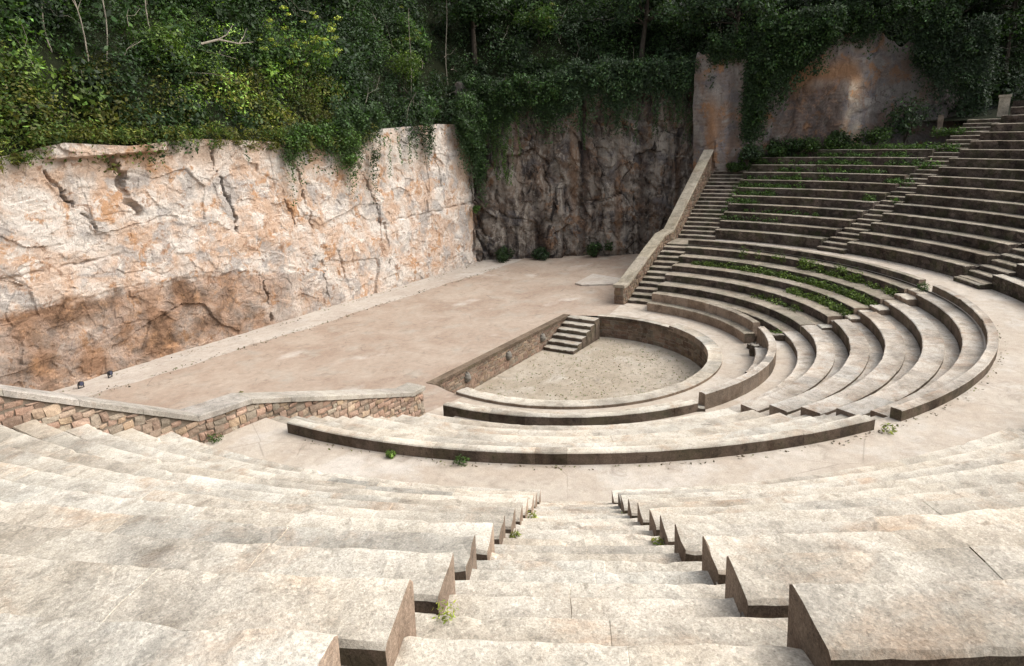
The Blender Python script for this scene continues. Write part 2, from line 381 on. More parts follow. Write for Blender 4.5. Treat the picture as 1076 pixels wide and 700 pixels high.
for si, (where, fa0, fa1, nj, mt, mr, grp) in enumerate(SEC):
    for j in range(nj):
        r, z = rj(j), zj(j); a0, a1 = fa0(r), fa1(r)
        tst = np.array([pol(r + .2, a, z) for a in np.linspace(a0, a1, 40)])
        if not seen(tst, 25): continue
        near = si < 2
        d = np.linalg.norm(tst - CAM, axis=1).min(); st = .07 if d < 6 else (.14 if d < 14 else .3)
        da = math.degrees(.03 / r) * random.uniform(-1, 1)
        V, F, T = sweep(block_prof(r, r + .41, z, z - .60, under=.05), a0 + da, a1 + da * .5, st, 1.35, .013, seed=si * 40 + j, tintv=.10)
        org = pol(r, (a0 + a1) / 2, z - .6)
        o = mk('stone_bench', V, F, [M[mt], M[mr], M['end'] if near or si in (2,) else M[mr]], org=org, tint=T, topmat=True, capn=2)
        tag(o, f'{ORD[j]} {LOOK[mt]} bench row up, {where}', 'bench row', grp)
        V, F, T = sweep(block_prof(r + .37, r + .825, z - (.095 if si < 4 else .03), z - .6, under=0, n=2), a0 + .05, a1 - .05, st * 1.5, 1.1, .012, seed=si * 40 + j + 500, tintv=.08)
        mk('foot_ledge', V, F, [M[mt], M[mr]], parent=o, org=org, tint=T * .93, topmat=True)

# lower seating
LF = [8.74, 9.35, 10.38, 11.39, 12.42, 13.42]; LZ = [.56, .90, 1.24, 1.54, 1.86, 2.20]
def lerp(pts, r):
    return float(np.interp(r, [p[0] for p in pts], [p[1] for p in pts]))
LSEC = [
    ('between the near rubble wall and the near aisle', lambda r: 180 + asin(.30 / r), lambda r: lerp([(8, 238.1), (14.2, 235.8)], r), 'tread', 'riser', 'near lower bench rows'),
    ('in the curved right block below the walkway', lambda r: lerp([(8, 240.2), (9.3, 240.8), (12.6, 240.8), (14.2, 239.4)], r), lambda r: lerp([(8.6, 302), (9.3, 299.5), (10.2, 297), (12, 296.6), (13.6, 297.6)], r), 'tread_mid', 'riser', 'right lower bench rows'),
    ('in the far lower block overgrown with weeds', lambda r: lerp([(8.1, 304.6), (8.9, 300.2), (10, 299.6), (12.2, 300), (13.8, 301.6)], r), lambda r: 360 - asin(.32 / r), 'tread_far_shaded', 'riser_far_shaded', 'far lower bench rows'),
]
for si, (where, fa0, fa1, mt, mr, grp) in enumerate(LSEC):
    for j in range(6):
        r, z = LF[j], LZ[j]; rn = LF[j + 1] if j < 5 else 14.02
        a0, a1 = fa0(r), fa1(r); wd = .60 if j else rn - r + .02
        if j == 5: wd = .60
        V, F, T = sweep(block_prof(r, r + wd, z, z - .55, under=.03), a0, a1, .22, 1.2, .012, seed=900 + si * 20 + j, tintv=.06)
        org = pol(r, (a0 + a1) / 2, z - .55)
        o = mk('stone_bench', V, F, [M[mt], M[mr], M['end']], org=org, tint=T, topmat=True, capn=2)
        tag(o, f'{ORD[j]} curved stone bench row {where}', 'bench row', grp)
        if 0 < j < 5:
            V, F, T = sweep(block_prof(r + .57, rn + .02, z - (.10 if si < 2 else .03), z - .55, under=0, n=2), a0 + .1, a1 - .1, .3, 1., .012, seed=950 + si * 20 + j, tintv=.08)
            mk('foot_ledge', V, F, [M[mt], M[mr]], parent=o, org=org, tint=T, topmat=True)
        if j == 5:
            aa0, aa1 = fa0(14.2), fa1(13.8)
            V, F, T = sweep(block_prof(14.0, 14.27, 2.53, 1.9, under=0, n=2), aa0, aa1, .2, .95, .012, seed=990 + si, tintv=.10)
            mk('backrest', V, F, [M[mt], M[mr], M['riser']], parent=o, org=org, tint=T, topmat=True, capn=2)

# honour bench ring around the orchestra
def ring(a0, a1, zt, seat, label, mt, mr, seed):
    org = pol(7.8, (a0 + a1) / 2, 0)
    V, F, T = sweep(block_prof(7.73, 8.02, zt, 0, under=.0, n=2), a0, a1, .18, .95, .014, seed=seed, tintv=.12)
    o = mk('ring_bench', V, F, [M[mt], M[mr], M['end']], org=org, tint=T, topmat=True, capn=2)
    tag(o, label, 'bench', 'ring benches around the orchestra pit')
    if seat:
        V, F, T = sweep(block_prof(7.30, 7.76, .43, 0, under=.03), seat[0], seat[1], .2, 1., .014, seed=seed + 1, tintv=.08)
        mk('seat', V, F, [M[mt], M[mr], M['riser']], parent=o, org=org, tint=T, topmat=True, capn=2)
    return o
ring(178.7, 238.1, .565, (178.9, 237.6), 'low curved stone wall bench with dark back blocks near the pit', 'tread', 'riser', 1200)
ring(240.0, 301.5, .80, (266, 289), 'broken curved stone bench with missing seat beside the rubble', 'tread_mid', 'block', 1210)
ring(305.0, 355.2, .84, (303.5, 355.6), 'intact curved stone bench with reddish backrest on the far side', 'tread_far_shaded', 'end', 1220)

def steps(label, runs, mt='tread', mr='end', name='stone_stairway', wear=.016, und=.03, ov=.03, dz=.5, block=.85, cat='stairway', group='stairways of the seating'):
    """runs: (r0, r1, z, a0, a1)"""
    r, _, z, a0, a1 = runs[0]; org = pol(r, (a0 + a1) / 2, z - .2)
    e = empty(name, org); tag(e, label, cat, group)
    for k, (r0, r1, z, a0, a1) in enumerate(runs):
        d = np.linalg.norm(pol(r0, (a0 + a1) / 2, z) - CAM)
        V, F, T = sweep(block_prof(r0, r1 + ov, z, z - dz, under=und, ch=.03), a0, a1, .08 if d < 12 else .2, block, wear, seed=int(1300 + k + a0 * 7), tintv=.05)
        mk('step', V, F, [M[mt], M[mr], M[mr]], parent=e, org=org, tint=T, topmat=True, capn=2)
def up_runs(a0, a1, n):
    out = []
    for j in range(n):
        r, z = rj(j), zj(j)
        out += [(r - .25, r + .15, z - .365, a0, a1), (r + .15, r + .55, z - .16, a0, a1)]
    return out
steps('wide pale worn stairway running down the middle of the foreground', up_runs(206.4, 210.98, 14), block=1.0)
steps('second stairway just inside the right edge of the view', [q for q in up_runs(240.1, 243.9, 3)])
steps('short stairway on the right edge with two protruding steps', [(15.82, 16.0, 2.44, 298.4, 304.3)] + up_runs(298.4, 304.3, 6), 'tread_far_shaded', 'riser_far_shaded')
steps('long diagonal stairway climbing the far slope to the dark bushes', [(a_, b_, z_, 328.4, stair_l(a_) + .2) for a_, b_, z_, _, _ in up_runs(0, 0, 15)], 'tread_far_shaded', 'riser_far_shaded')
fr = []
for (r0, r1, z, _, _) in up_runs(0, 0, 10): fr.append((r0, r1, z, 360 - asin(1.22 / r0), 360 + asin(.93 / r0)))
lows = lambda n, r0, r1, z0, z1: [(r0 + (r1 - r0) * k / n, r0 + (r1 - r0) * (k + 1) / n, z0 + (z1 - z0) * k / (n - 1)) for k in range(n)]
fr2 = [(r0, r1, z, 360 - asin(.40 / r0), 360 + asin(.93 / r0)) for r0, r1, z in lows(11, 8.5, 14.0, .18, 2.16)]
fr2.append((14.0, 16.05, 2.275, 360 - asin(.40 / 14.0), 360 + asin(.93 / 14.0)))
steps('narrow far stairway climbing along the pale sloping parapet', fr2 + fr, 'tread_far_shaded', 'riser_far_shaded')
steps('short lower stairway tucked behind the near rubble wall', [(r0, r1, z, 180 - asin(.93 / r0), 180 + asin(.36 / r0)) for r0, r1, z in lows(11, 8.5, 14.0, .18, 2.16)])
steps('low pale steps of the aisle by the dark ring wall', [(r0, r1, z, lerp([(8, 237.9), (14.2, 235.5)], r0), lerp([(8, 240.4), (9.3, 241), (12.6, 241), (14.2, 239.6)], r0)) for r0, r1, z in lows(11, 8.5, 14.05, .24, 2.12)])
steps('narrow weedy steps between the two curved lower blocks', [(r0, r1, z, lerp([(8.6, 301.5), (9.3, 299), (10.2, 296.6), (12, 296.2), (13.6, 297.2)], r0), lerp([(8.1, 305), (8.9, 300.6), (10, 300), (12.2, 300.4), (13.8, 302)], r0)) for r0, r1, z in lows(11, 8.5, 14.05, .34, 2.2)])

# ------------------------------------------------------------------ masonry walls
def box(x0, x1, y0, y1, z0, z1):
    V = [(x, y, z) for x in (x0, x1) for y in (y0, y1) for z in (z0, z1)]
    return V, [(0, 1, 3, 2), (4, 6, 7, 5), (0, 4, 5, 1), (2, 3, 7, 6), (0, 2, 6, 4), (1, 5, 7, 3)]
PAL = np.array([(1.0, .95, .92), (.86, .82, .80), (1.08, 1.0, .88), (1.05, .90, .86), (.95, 1.0, 1.0), (1.2, 1.14, 1.06), (.78, .70, .68), (1.08, .92, .88), (1.1, .97, .95)])
def rubble(fmap, u0, u1, bot, top, hmin, hmax, wmin, wmax, seed, proud=.035, gap=.018, tilt=0.):
    """courses of uneven stones on a wall face; fmap(u, z, depth) -> xyz"""
    rg = np.random.default_rng(seed); A = Acc()
    zmin = min(bot(u) for u in np.linspace(u0, u1, 40)); zmax = max(top(u) for u in np.linspace(u0, u1, 40))
    z = zmin
    while z < zmax:
        h = rg.uniform(hmin, hmax); u = u0 + rg.uniform(-wmax, 0)
        while u < u1:
            wd = rg.uniform(wmin, wmax); ua, ub = max(u, u0), min(u + wd, u1); u += wd
            if ub - ua < .05: continue
            um = (ua + ub) / 2
            za, zb = max(z + rg.uniform(-.03, .03), bot(um)), z + h + rg.uniform(-.03, .03)
            zb = min(zb, top(um) - .005, top(ua) - .005 + .02, top(ub) - .005 + .02)
            if zb - za < .05: continue
            n = 4; gu = np.linspace(ua + gap / 2, ub - gap / 2, n); gz = np.linspace(za + gap / 2, zb - gap / 2, n)
            pr = proud * rg.uniform(.5, 1.3); VV = []
            sk = rg.uniform(-.045, .045, 4)
            for a, uu in enumerate(gu):
                for b, zz in enumerate(gz):
                    edge = (a in (0, n - 1)) + (b in (0, n - 1))
                    dep = pr * (1 if edge == 0 else (.72 if edge == 1 else .35))
                    s_, t_ = a / (n - 1), b / (n - 1)
                    du = sk[0] * (1 - t_) + sk[1] * t_; dz = sk[2] * (1 - s_) + sk[3] * s_
                    VV.append((uu + du * .6, zz + dz * .5, dep + rg.normal(0, .004)))
            ring_ = [k * n for k in range(n)] + [(n - 1) * n + k for k in range(1, n)] + [k * n + n - 1 for k in range(n - 2, -1, -1)] + [k for k in range(n - 2, 0, -1)]
            base = len(VV); VV += [(VV[k][0], VV[k][1], -.02) for k in ring_]
            FF = [(a * n + b, (a + 1) * n + b, (a + 1) * n + b + 1, a * n + b + 1) for a in range(n - 1) for b in range(n - 1)]
            m = len(ring_); FF += [(ring_[k], base + k, base + (k + 1) % m, ring_[(k + 1) % m]) for k in range(m)]
            tn = PAL[rg.integers(len(PAL))] * rg.uniform(.8, 1.15)
            A.add([fmap(*q) for q in VV], FF, tn)
        z += h
    return A.arr()
def parapet(name, label, s, path, far, botf, stone, cop, seed):
    """s = -1 near, 1 far; path: list of (|x|, top z of the coping)"""
    xs_ = [p[0] for p in path]; zs_ = [p[1] for p in path]; CT = .13; YA, YB = 1.0, (1.62 if s < 0 else 1.50)
    org = (s * xs_[0], 1.3, 0); e = empty(name, org); tag(e, label, 'wall')
    top = lambda u: float(np.interp(u, xs_, zs_)) - CT
    V = []; F = []; n = 60; us = np.linspace(xs_[0], xs_[-1], n)
    us = np.unique(np.concatenate([us, xs_])); n = len(us)
    for u in us: V += [(s * u, YA, -.2), (s * u, YB, -.2), (s * u, YB, top(u)), (s * u, YA, top(u))]
    for i in range(n - 1):
        for k in range(4): F.append((4 * i + k, 4 * i + (k + 1) % 4, 4 * i + 4 + (k + 1) % 4, 4 * i + 4 + k))
    F += [(3, 2, 1, 0), tuple(4 * (n - 1) + k for k in range(4))]
    if s < 0: F = fix(F)
    mk('wall_core', V, F, M['mortar'], parent=e, org=org)
    V, F, T = rubble(lambda u, z, d: (s * u, YA - d, z), xs_[0] + .01, xs_[-1], botf, top, .12, .21, .14, .33, seed, .04, .02)
    if s > 0: F = fix(F)
    mk('rubble_facing', V, F if s < 0 else F, stone, parent=e, org=org, tint=T)
    # end face of the pier
    V, F, T = rubble(lambda u, z, d: (s * (xs_[0] - d), u, z), YA, YB, lambda u: 0., lambda u: top(xs_[0]), .17, .27, .2, .4, seed + 1)
    mk('pier_facing', V, F, stone, parent=e, org=org, tint=T)
    # coping: one slab course with joints
    A = Acc(); L = 0
    for (xa, za), (xb, zb) in zip(path[:-1], path[1:]):
        ln = math.hypot(xb - xa, zb - za); nb = max(1, round(ln / 1.25)); tg = np.array([(xb - xa), (zb - za)]) / ln
        first = (xa, za) == path[0]
        for b in range(nb):
            p0 = np.array([xa, za]) + tg * (ln * b / nb - (.06 if first and b == 0 else -.004)); p1 = np.array([xa, za]) + tg * (ln * (b + 1) / nb - .004)
            m = 8; prof = [(YA - .07, -.14), (YA - .08, -.02), (YA - .06, 0), (1.2, .004), (1.45, .004), (YB + .05, 0), (YB + .07, -.02), (YB + .06, -.14)]
            VV = []
            for k in range(m + 1):
                c = p0 + (p1 - p0) * k / m
                for y, dz in prof: VV.append((s * c[0], y, c[1] + dz))
            VV = np.array(VV); q = VV.copy()
            for ax in range(3): VV[:, ax] += .008 * noise(q * 3 + 40 * ax) + .005 * noise(q * 9 + 11 * ax)
            mp = len(prof); FF = [(k * mp + a, k * mp + (a + 1) % mp, (k + 1) * mp + (a + 1) % mp, (k + 1) * mp + a) for k in range(m) for a in range(mp)]
            FF += [tuple(range(mp))[::-1], tuple(m * mp + a for a in range(mp))]
            if s > 0: FF = fix(FF)
            tn = random.uniform(.9, 1.08); A.add(VV, FF, (tn, tn, tn * random.uniform(.96, 1.02)))
    V, F, T = A.arr(); mk('coping', V, F, cop, parent=e, org=org, tint=T)
def near_bot(u):
    if u > 16: return max(2.0, zj((u - RU) / PU) - 1.3)
    return max(0., float(np.interp(u, [8, 14, 16], [0, 1.9, 2.1])) - .3)
parapet('rubble_wall', 'low pink rubble stone wall with bent pale coping in the left foreground', -1, [(8.0, 1.03), (8.55, 1.03), (14.24, 2.89), (15.62, 2.97), (19.05, 4.81), (29.0, 10.2)], False, near_bot, M['rubble'], M['coping'], 71)
parapet('rubble_wall', 'far sloping parapet with pale coping beside the narrow steps', 1, [(8.0, 1.03), (8.55, 1.05), (13.7, 2.85), (15.1, 2.92), (22.2, 7.15)], True, near_bot, M['rubble_dark'], M['coping_far'], 83)

# orchestra pit walls
org = (0, 2.63, -1.05)
e = empty('pit_wall', org); tag(e, 'straight stone wall of the orchestra pit with three carved heads', 'wall')
V, F = box(-5.6, 5.1, 2.63, 3.0, -1.1, -.004); mk('wall_core', V, F, M['mortar'], parent=e, org=org)
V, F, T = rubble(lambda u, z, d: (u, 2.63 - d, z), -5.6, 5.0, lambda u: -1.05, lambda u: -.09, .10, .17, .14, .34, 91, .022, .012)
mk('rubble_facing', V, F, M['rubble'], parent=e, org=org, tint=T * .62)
V = []; F = []
A = Acc()
for k in range(9):
    x0 = -5.62 + k * 1.19; VV, FF = box(x0 + .004, x0 + 1.186, 2.545, 2.90, -.085, .022); tn = random.uniform(.8, 1.)
    A.add(VV, FF, (tn, tn * .97, tn * .92))
V, F, T = A.arr(); mk('coping', V, F, [M['block'], M['riser']], parent=e, org=org, tint=T, topmat=True)
def head(x, z):
    nu, nv = 22, 16; V = []
    for i in range(nv + 1):
        th = math.pi * i / nv
        for k in range(nu):
            ph = 2 * math.pi * k / nu
            V.append((math.sin(th) * math.cos(ph), math.sin(th) * math.sin(ph), math.cos(th)))
    V = np.array(V); X, Y, Z = V.T; f = np.clip(-Y, 0, 1)
    g = lambda cx, cz, s: np.exp(-(((X - cx) ** 2 + (Z - cz) ** 2) / s ** 2)) * (f > 0)
    push = .30 * g(0, -.12, .22) + .18 * g(0, .12, .16) - .16 * g(.33, .18, .17) - .16 * g(-.33, .18, .17) - .24 * g(0, -.55, .17) + .14 * g(.4, -.15, .2) + .14 * g(-.4, -.15, .2)
    mane = 1 + .16 * np.sin(9 * np.arctan2(Z, X)) * (1 - f)
    P = np.stack([X * .16 * mane, Y * .15 - push * .2, Z * .21 * mane], 1)
    P += np.array([x, 2.60, z])
    F = [(i * nu + k, (i + 1) * nu + k, (i + 1) * nu + (k + 1) % nu, i * nu + (k + 1) % nu) for i in range(nv) for k in range(nu)]
    mk('carved_head', P, F, M['coping'], parent=e, org=org, smooth=True, tint=np.full((len(P), 3), .48))
for x in (-3.5, -.5, 2.4): head(x, -.43)
org = (0, -5, -1.05)
e = empty('pit_wall', org); tag(e, 'curved dark stone wall of the orchestra pit under a pale kerb', 'wall')
V, F, T = sweep([(5.63, -1.1), (5.63, -.004), (5.95, -.004), (5.95, -1.1)], 190, 372.8, .3, 30, 0, seed=3); mk('wall_core', V, F, M['mortar'], parent=e, org=org)
V, F, T = rubble(lambda u, z, d: pol(5.63 - d, u / 5.63 * 180 / math.pi, z), R(230) * 5.63, R(372.6) * 5.63, lambda u: -1.05, lambda u: -.09, .13, .22, .25, .5, 97, .02, .012)
mk('rubble_facing', V, F, M['rubble_dark'], parent=e, org=org, tint=T)
V, F, T = sweep(block_prof(5.585, 5.90, .022, -.088, under=.0, ch=.012, n=2), 330, 372.8, .25, 1.0, .006, seed=33); mk('coping', V, F, [M['tread'], M['riser']], parent=e, org=org, tint=T, topmat=True)
V, F, T = sweep(block_prof(5.585, 6.13, .115, -.15, under=.0, ch=.018), 168.5, 333, .2, 1.1, .010, seed=34)
mk('kerb', V, F, [M['tread'], M['end'], M['riser']], parent=e, org=org, tint=T, topmat=True, capn=2)
# short return wall between the pit stair and the curve
e = empty('pit_stairway', (2.6, 1.8, -1.05)); tag(e, 'small dark stone stairway going down into the orchestra pit', 'stairway')
for k in range(6):
    x1 = 5.16 - .45 * k; x0 = x1 - .47; z = -.0 - .175 * k - .012
    VV = []; prof = [(x0 + .02, -1.08), (x0, z - .03), (x0 + .02, z), (x0 + .24, z), (x1 + .05, z), (x1 + .05, -1.08)]
    ys_ = np.linspace(1.02, 2.57, 10)
    for y in ys_:
        for x, zz in prof: VV.append((x, y, zz))
    VV = np.array(VV); q = VV.copy()
    for ax in (0, 2): VV[:, ax] += .010 * noise(q * 4 + 9 * ax + k)
    mp = 6; FF = [(i * mp + a, i * mp + (a + 1) % mp, (i + 1) * mp + (a + 1) % mp, (i + 1) * mp + a) for i in range(9) for a in range(mp)]
    FF += [tuple(range(mp))[::-1], tuple(9 * mp + a for a in range(mp))]
    mk('step', VV, FF, [M['tread'], M['riser']], parent=e, org=(2.6, 1.8, -1.05), topmat=True, tint=np.full((len(VV), 3), random.uniform(.85, 1)))

# ------------------------------------------------------------------ cliffs
def smooth(x, a, b): t_ = np.clip((x - a) / (b - a), 0, 1); return t_ * t_ * (3 - 2 * t_)
def seg_dist(u, z, pts):
    d = np.full(len(u), 9.)
    for (x0, z0), (x1, z1) in zip(pts[:-1], pts[1:]):
        vx, vz = x1 - x0, z1 - z0; t_ = np.clip(((u - x0) * vx + (z - z0) * vz) / (vx * vx + vz * vz), 0, 1)
        d = np.minimum(d, np.hypot(u - x0 - t_ * vx, z - z0 - t_ * vz))
    return d
def grid(us, nz, topf, zb=-.25):
    V = []; n = len(us)
    U = np.repeat(us, nz); t_ = np.tile(np.linspace(0, 1, nz), n); tp = np.array([topf(u) for u in us]); Z = zb + t_ * (np.repeat(tp, nz) - zb)
    F = [(i * nz + k, (i + 1) * nz + k, (i + 1) * nz + k + 1, i * nz + k + 1) for i in range(n - 1) for k in range(nz - 1)]
    return U, Z, F
# left cliff
TOPX = [-32, -14, -12.7, -10.75, -8.4, -5.3, -2.15, 1.2, 3.1, 6.3, 11.5, 15.2]; TOPZ = [8.6, 8.6, 8.6, 9.0, 8.8, 9.0, 8.8, 8.5, 8.4, 9.2, 9.4, 9.3]
us = np.arange(-24, 15.21, .05); U, Z, F = grid(us, 190, lambda u: np.interp(u, TOPX, TOPZ))
P3 = np.stack([U, 0 * U, Z], 1)
wob = P3 + .16 * np.stack([noise(P3 * .9), 0 * U, noise(P3 * .9 + 50)], 1)
def facets(P, fr, seed, tilt):
    """planar broken faces: each cell is a plane with its own set-back and tilt"""
    q = P * np.asarray(fr) + seed; d1, d2, cid, loc = cells(q, seed % 50, True)
    h = (cid * 512).astype(int); a = _perm[(h + 40) & 511] / 256. - 1; b = _perm[(h + 90) & 511] / 256. - 1
    return .6 * (cid - .5) + tilt * (a * loc[:, 0] + b * loc[:, 2]), d2 - d1
f1, e1 = facets(wob, (.30, 1, .36), 3, .35); f2, e2 = facets(wob + .06 * noise(P3 * 3)[:, None], (.85, 1, 1.15), 27, .45); f3, e3 = facets(wob, (2.0, 1, 3.0), 41, .7)
f4, e4 = facets(wob + .05 * noise(P3 * 7)[:, None], (4.6, 1, 5.6), 63, .9)
off = .20 * f1 + .12 * f2 + .05 * f3 + .026 * f4 + .06 * fbm(P3 * np.array([.4, 1, .55]), 3) + .022 * fbm(P3 * 3.1, 5)
off += -.02
bandz = np.interp(U, [-32, -14, -8.7, -5, -2.5, 1, 4], [3.3, 3.3, 3.25, 3.0, 2.6, 1.6, .4]) + .22 * noise(P3 * np.array([.8, 1, .3]))
bs = np.interp(U, [-5, 2.5], [1, 0]) ** .8
off += -.06 * bs * (1 - smooth(Z, bandz - .05, bandz + .12))
lip = smooth(U, -11.6, -11) * (1 - smooth(U, -6.9, -6.4)); lz = 8.42 + .03 * (U + 9)
off += lip * (.36 * smooth(Z, lz, lz + .12) - .12 * (1 - smooth(Z, lz - 1.1, lz)))
off += -.25 * smooth(U, 13.6, 15.2)
cracks = [([(-4.75, 8.6), (-4.35, 7.2), (-4.05, 6.2), (-3.85, 4.7)], .10, .55), ([(-11.4, 8.0), (-10.8, 7.0), (-10.1, 5.8)], .06, .3),
          ([(-8.95, 8.5), (-8.75, 7.4), (-8.35, 6.2)], .26, .5), ([(-.2, 7.9), (.1, 6.9), (.35, 5.6), (.6, 4.4)], .13, .4), ([(4.3, 7.4), (4.9, 6.2), (5.4, 5.0), (5.7, 4.0)], .09, .4),
          ([(5.9, 3.9), (6.1, 2.4), (6.0, 1.2)], .07, .25), ([(-1.0, 6.4), (-.75, 5.4), (-.5, 4.7)], .08, .3), ([(10.6, 8.8), (11.3, 7.0), (11.6, 5.6)], .06, .25), ([(2.2, 2.9), (2.5, 1.4)], .06, .2), ([(-2.8, 2.2), (-2.7, .2)], .07, .35), ([(1.0, 2.6), (1.15, .6)], .06, .25)]
cm = np.zeros(len(U))
for pts, wd, dep in cracks:
    d = seg_dist(U + .20 * noise(P3 * 1.6) + .09 * noise(P3 * 5.5) + .03 * noise(P3 * 14.), Z + .08 * noise(P3 * 3 + 9), pts); wd = max(.05, wd * (.5 if wd < .2 else .7)) * np.clip(.75 + 1.3 * noise(P3 * 1.9 + 60) + .5 * noise(P3 * 6 + 2), .12, 1.9); k = np.exp(-(d / wd) ** 4); off -= dep * 1.15 * k * np.clip(.8 + 1.2 * noise(P3 * 1.2 + 80), .1, 1.3); cm = np.maximum(cm, 0)
ledge = np.abs(Z - (4.0 + .03 * (U - 8)) + .10 * noise(P3 * 1.4 + 5) + .05 * noise(P3 * 5 + 5)); k = smooth(U, 6.5, 8) * np.exp(-(ledge / .06) ** 2); off -= .13 * k * np.clip(.7 + 1.5 * noise(P3 * 1.7 + 7), 0, 1.2)
led2 = np.abs(Z - (4.55 + .04 * (U + 11)) + .12 * noise(P3 * 1.3 + 15) + .06 * noise(P3 * 5 + 15)); k2 = (1 - smooth(U, -9.6, -9)) * np.exp(-(led2 / .05) ** 2); off -= .13 * k2 * np.clip(.7 + 1.5 * noise(P3 * 1.7 + 27), 0, 1.2)
band = bs * (1 - smooth(Z + .30 * noise(P3 * 1.9 + 40) + .16 * noise(P3 * 5.3), bandz - .25, bandz + .2)) * np.clip(.8 + .6 * noise(P3 * .8 + 3), 0, 1)
warm = np.clip(smooth(Z, 7.4, 8.4) * (.35 + .7 * noise(P3 * .7 + 8)) * np.exp(-((U + 6.5) / 3.5) ** 2), 0, .8)
Vc = np.stack([U + .05 * noise(P3 * 3 + 70), 15.12 - off, Z], 1)
tag(mk('left_cliff', Vc, F, M['rock'], extra=np.stack([band, cm, warm], 1), smooth=False), kind='structure')
# right side face of the left cliff and recess
def path_cliff(name, pts, topf, zb, mat, seed, dens=.12, amp=1., flute=0., nz=90, masks=None, tintf=None):
    pts = np.array(pts, float); L = np.concatenate([[0], np.cumsum(np.linalg.norm(np.diff(pts, axis=0), axis=1))])
    us = np.arange(0, L[-1], dens); U, Z, F = grid(us, nz, topf, zb)
    X = np.interp(U, L, pts[:, 0]); Y = np.interp(U, L, pts[:, 1])
    sX = np.interp(us, L, pts[:, 0]); sY = np.interp(us, L, pts[:, 1])
    k = np.ones(9) / 9; sX = np.convolve(np.pad(sX, 4, 'edge'), k, 'valid'); sY = np.convolve(np.pad(sY, 4, 'edge'), k, 'valid')
    tx, ty = np.gradient(sX), np.gradient(sY); ln = np.hypot(tx, ty); nx, ny = -ty / ln, tx / ln      # points behind the face
    X = np.repeat(sX, nz); Y = np.repeat(sY, nz); NX = np.repeat(nx, nz); NY = np.repeat(ny, nz)
    P3 = np.stack([U, 0 * U + seed, Z], 1)
    d1, d2, cid = cells(P3 * np.array([.4, 1, .22]) + seed, 5)
    w2 = P3 + .4 * np.stack([noise(P3 * .8), 0 * U, noise(P3 * .8 + 50)], 1)
    f1, e1 = facets(w2, (.45, 1, .24), int(seed), .7); f2, e2 = facets(w2, (1.2, 1, .7), int(seed) + 9, 1.)
    off = amp * (.50 * f1 + .20 * f2 + .35 * fbm(P3 * np.array([.5, 1, .35]), 4) + .10 * fbm(P3 * 2.4, 4) + .08 * smooth(e1, 0, .07))
    if flute: off += flute * np.abs(noise(P3 * np.array([1.1, 1, .14]))) + flute * .5 * noise(P3 * np.array([2.6, 1, .3]) + 5)
    m = masks(U, Z, P3) if masks else np.zeros((len(U), 3))
    V = np.stack([X - NX * off, Y - NY * off, Z], 1)
    tag(mk(name, V, F, mat, extra=m, tint=tintf(U, Z, P3) if tintf else None), kind='structure')
def back_masks(U, Z, P):
    st = noise(P * np.array([1.3, 1, .10]) + 3); st2 = noise(P * np.array([1.9, 1, .12]) + 33)
    low = 0; return np.stack([np.clip(st * 1.4, 0, .8), np.clip(st2 * 1.5 - .35 + low, 0, .8), np.clip(-st * 1.5 - .45, 0, .5)], 1)
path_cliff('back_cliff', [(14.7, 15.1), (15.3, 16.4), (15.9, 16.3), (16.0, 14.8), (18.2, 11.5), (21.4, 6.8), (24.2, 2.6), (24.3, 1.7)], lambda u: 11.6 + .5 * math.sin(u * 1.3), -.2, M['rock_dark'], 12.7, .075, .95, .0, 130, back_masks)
def out_masks(U, Z, P):
    st = noise(P * np.array([1.0, 1, .10]) + 13); w_ = .35 * noise(P * .8); saw = .5 + .5 * np.sin(Z * 26 + 2 * w_)
    face = smooth(U, 5.6, 6.8)
    orange = np.exp(-((Z - 11.5 - w_) / .75) ** 2) * face * (1 - smooth(U + w_, 10., 10.8)) + .8 * np.exp(-((U - 1.5 - w_ * .5) / .35) ** 2) * (1 - smooth(Z, 9.5, 11))
    brown = face * (1 - smooth(U + w_, 9.4, 10.1)) * (1 - smooth(Z + w_, 10.6, 11.3)) * (.65 + .2 * saw) + .25 * saw * (1 - face)
    dark = np.maximum(np.clip(st * 1.2 - .25, 0, .7), smooth(U + w_, 10.9, 11.6) * .55)
    return np.clip(np.stack([brown, dark * (1 - np.clip(orange, 0, 1)), np.clip(orange, 0, .9)], 1), 0, .95)
def out_tint(U, Z, P):
    w_ = .3 * noise(P * np.array([1.2, 1, .5]) + 5)
    k = np.exp(-((U - 10.35 - w_) / .42) ** 4) * (1 - smooth(Z + w_, 10.8, 11.6)) * np.clip(.75 + .8 * noise(P * np.array([2.5, 1, .4])), 0, 1)
    return 1 + k[:, None] * np.array([1.5, 1.35, 1.0])
path_cliff('rock_outcrop', [(22.9, 2.6), (22.4, 1.35), (22.5, .6), (23.1, -.75), (24.0, -1.2), (24.5, -3.4), (25.4, -6.4), (26.4, -8.6), (27.6, -11.4), (29.5, -13.6)], lambda u: float(np.interp(u, [0, 1, 3, 5, 8, 11, 15, 19], [13, 12.9, 12.6, 13.3, 14.3, 13.7, 12.2, 10.5])) + .22 * math.sin(u * 2.9) + .12 * math.sin(u * 7.3), 5.2, M['rock_grey'], 31.4, .11, .30, .06, 80, out_masks, out_tint)

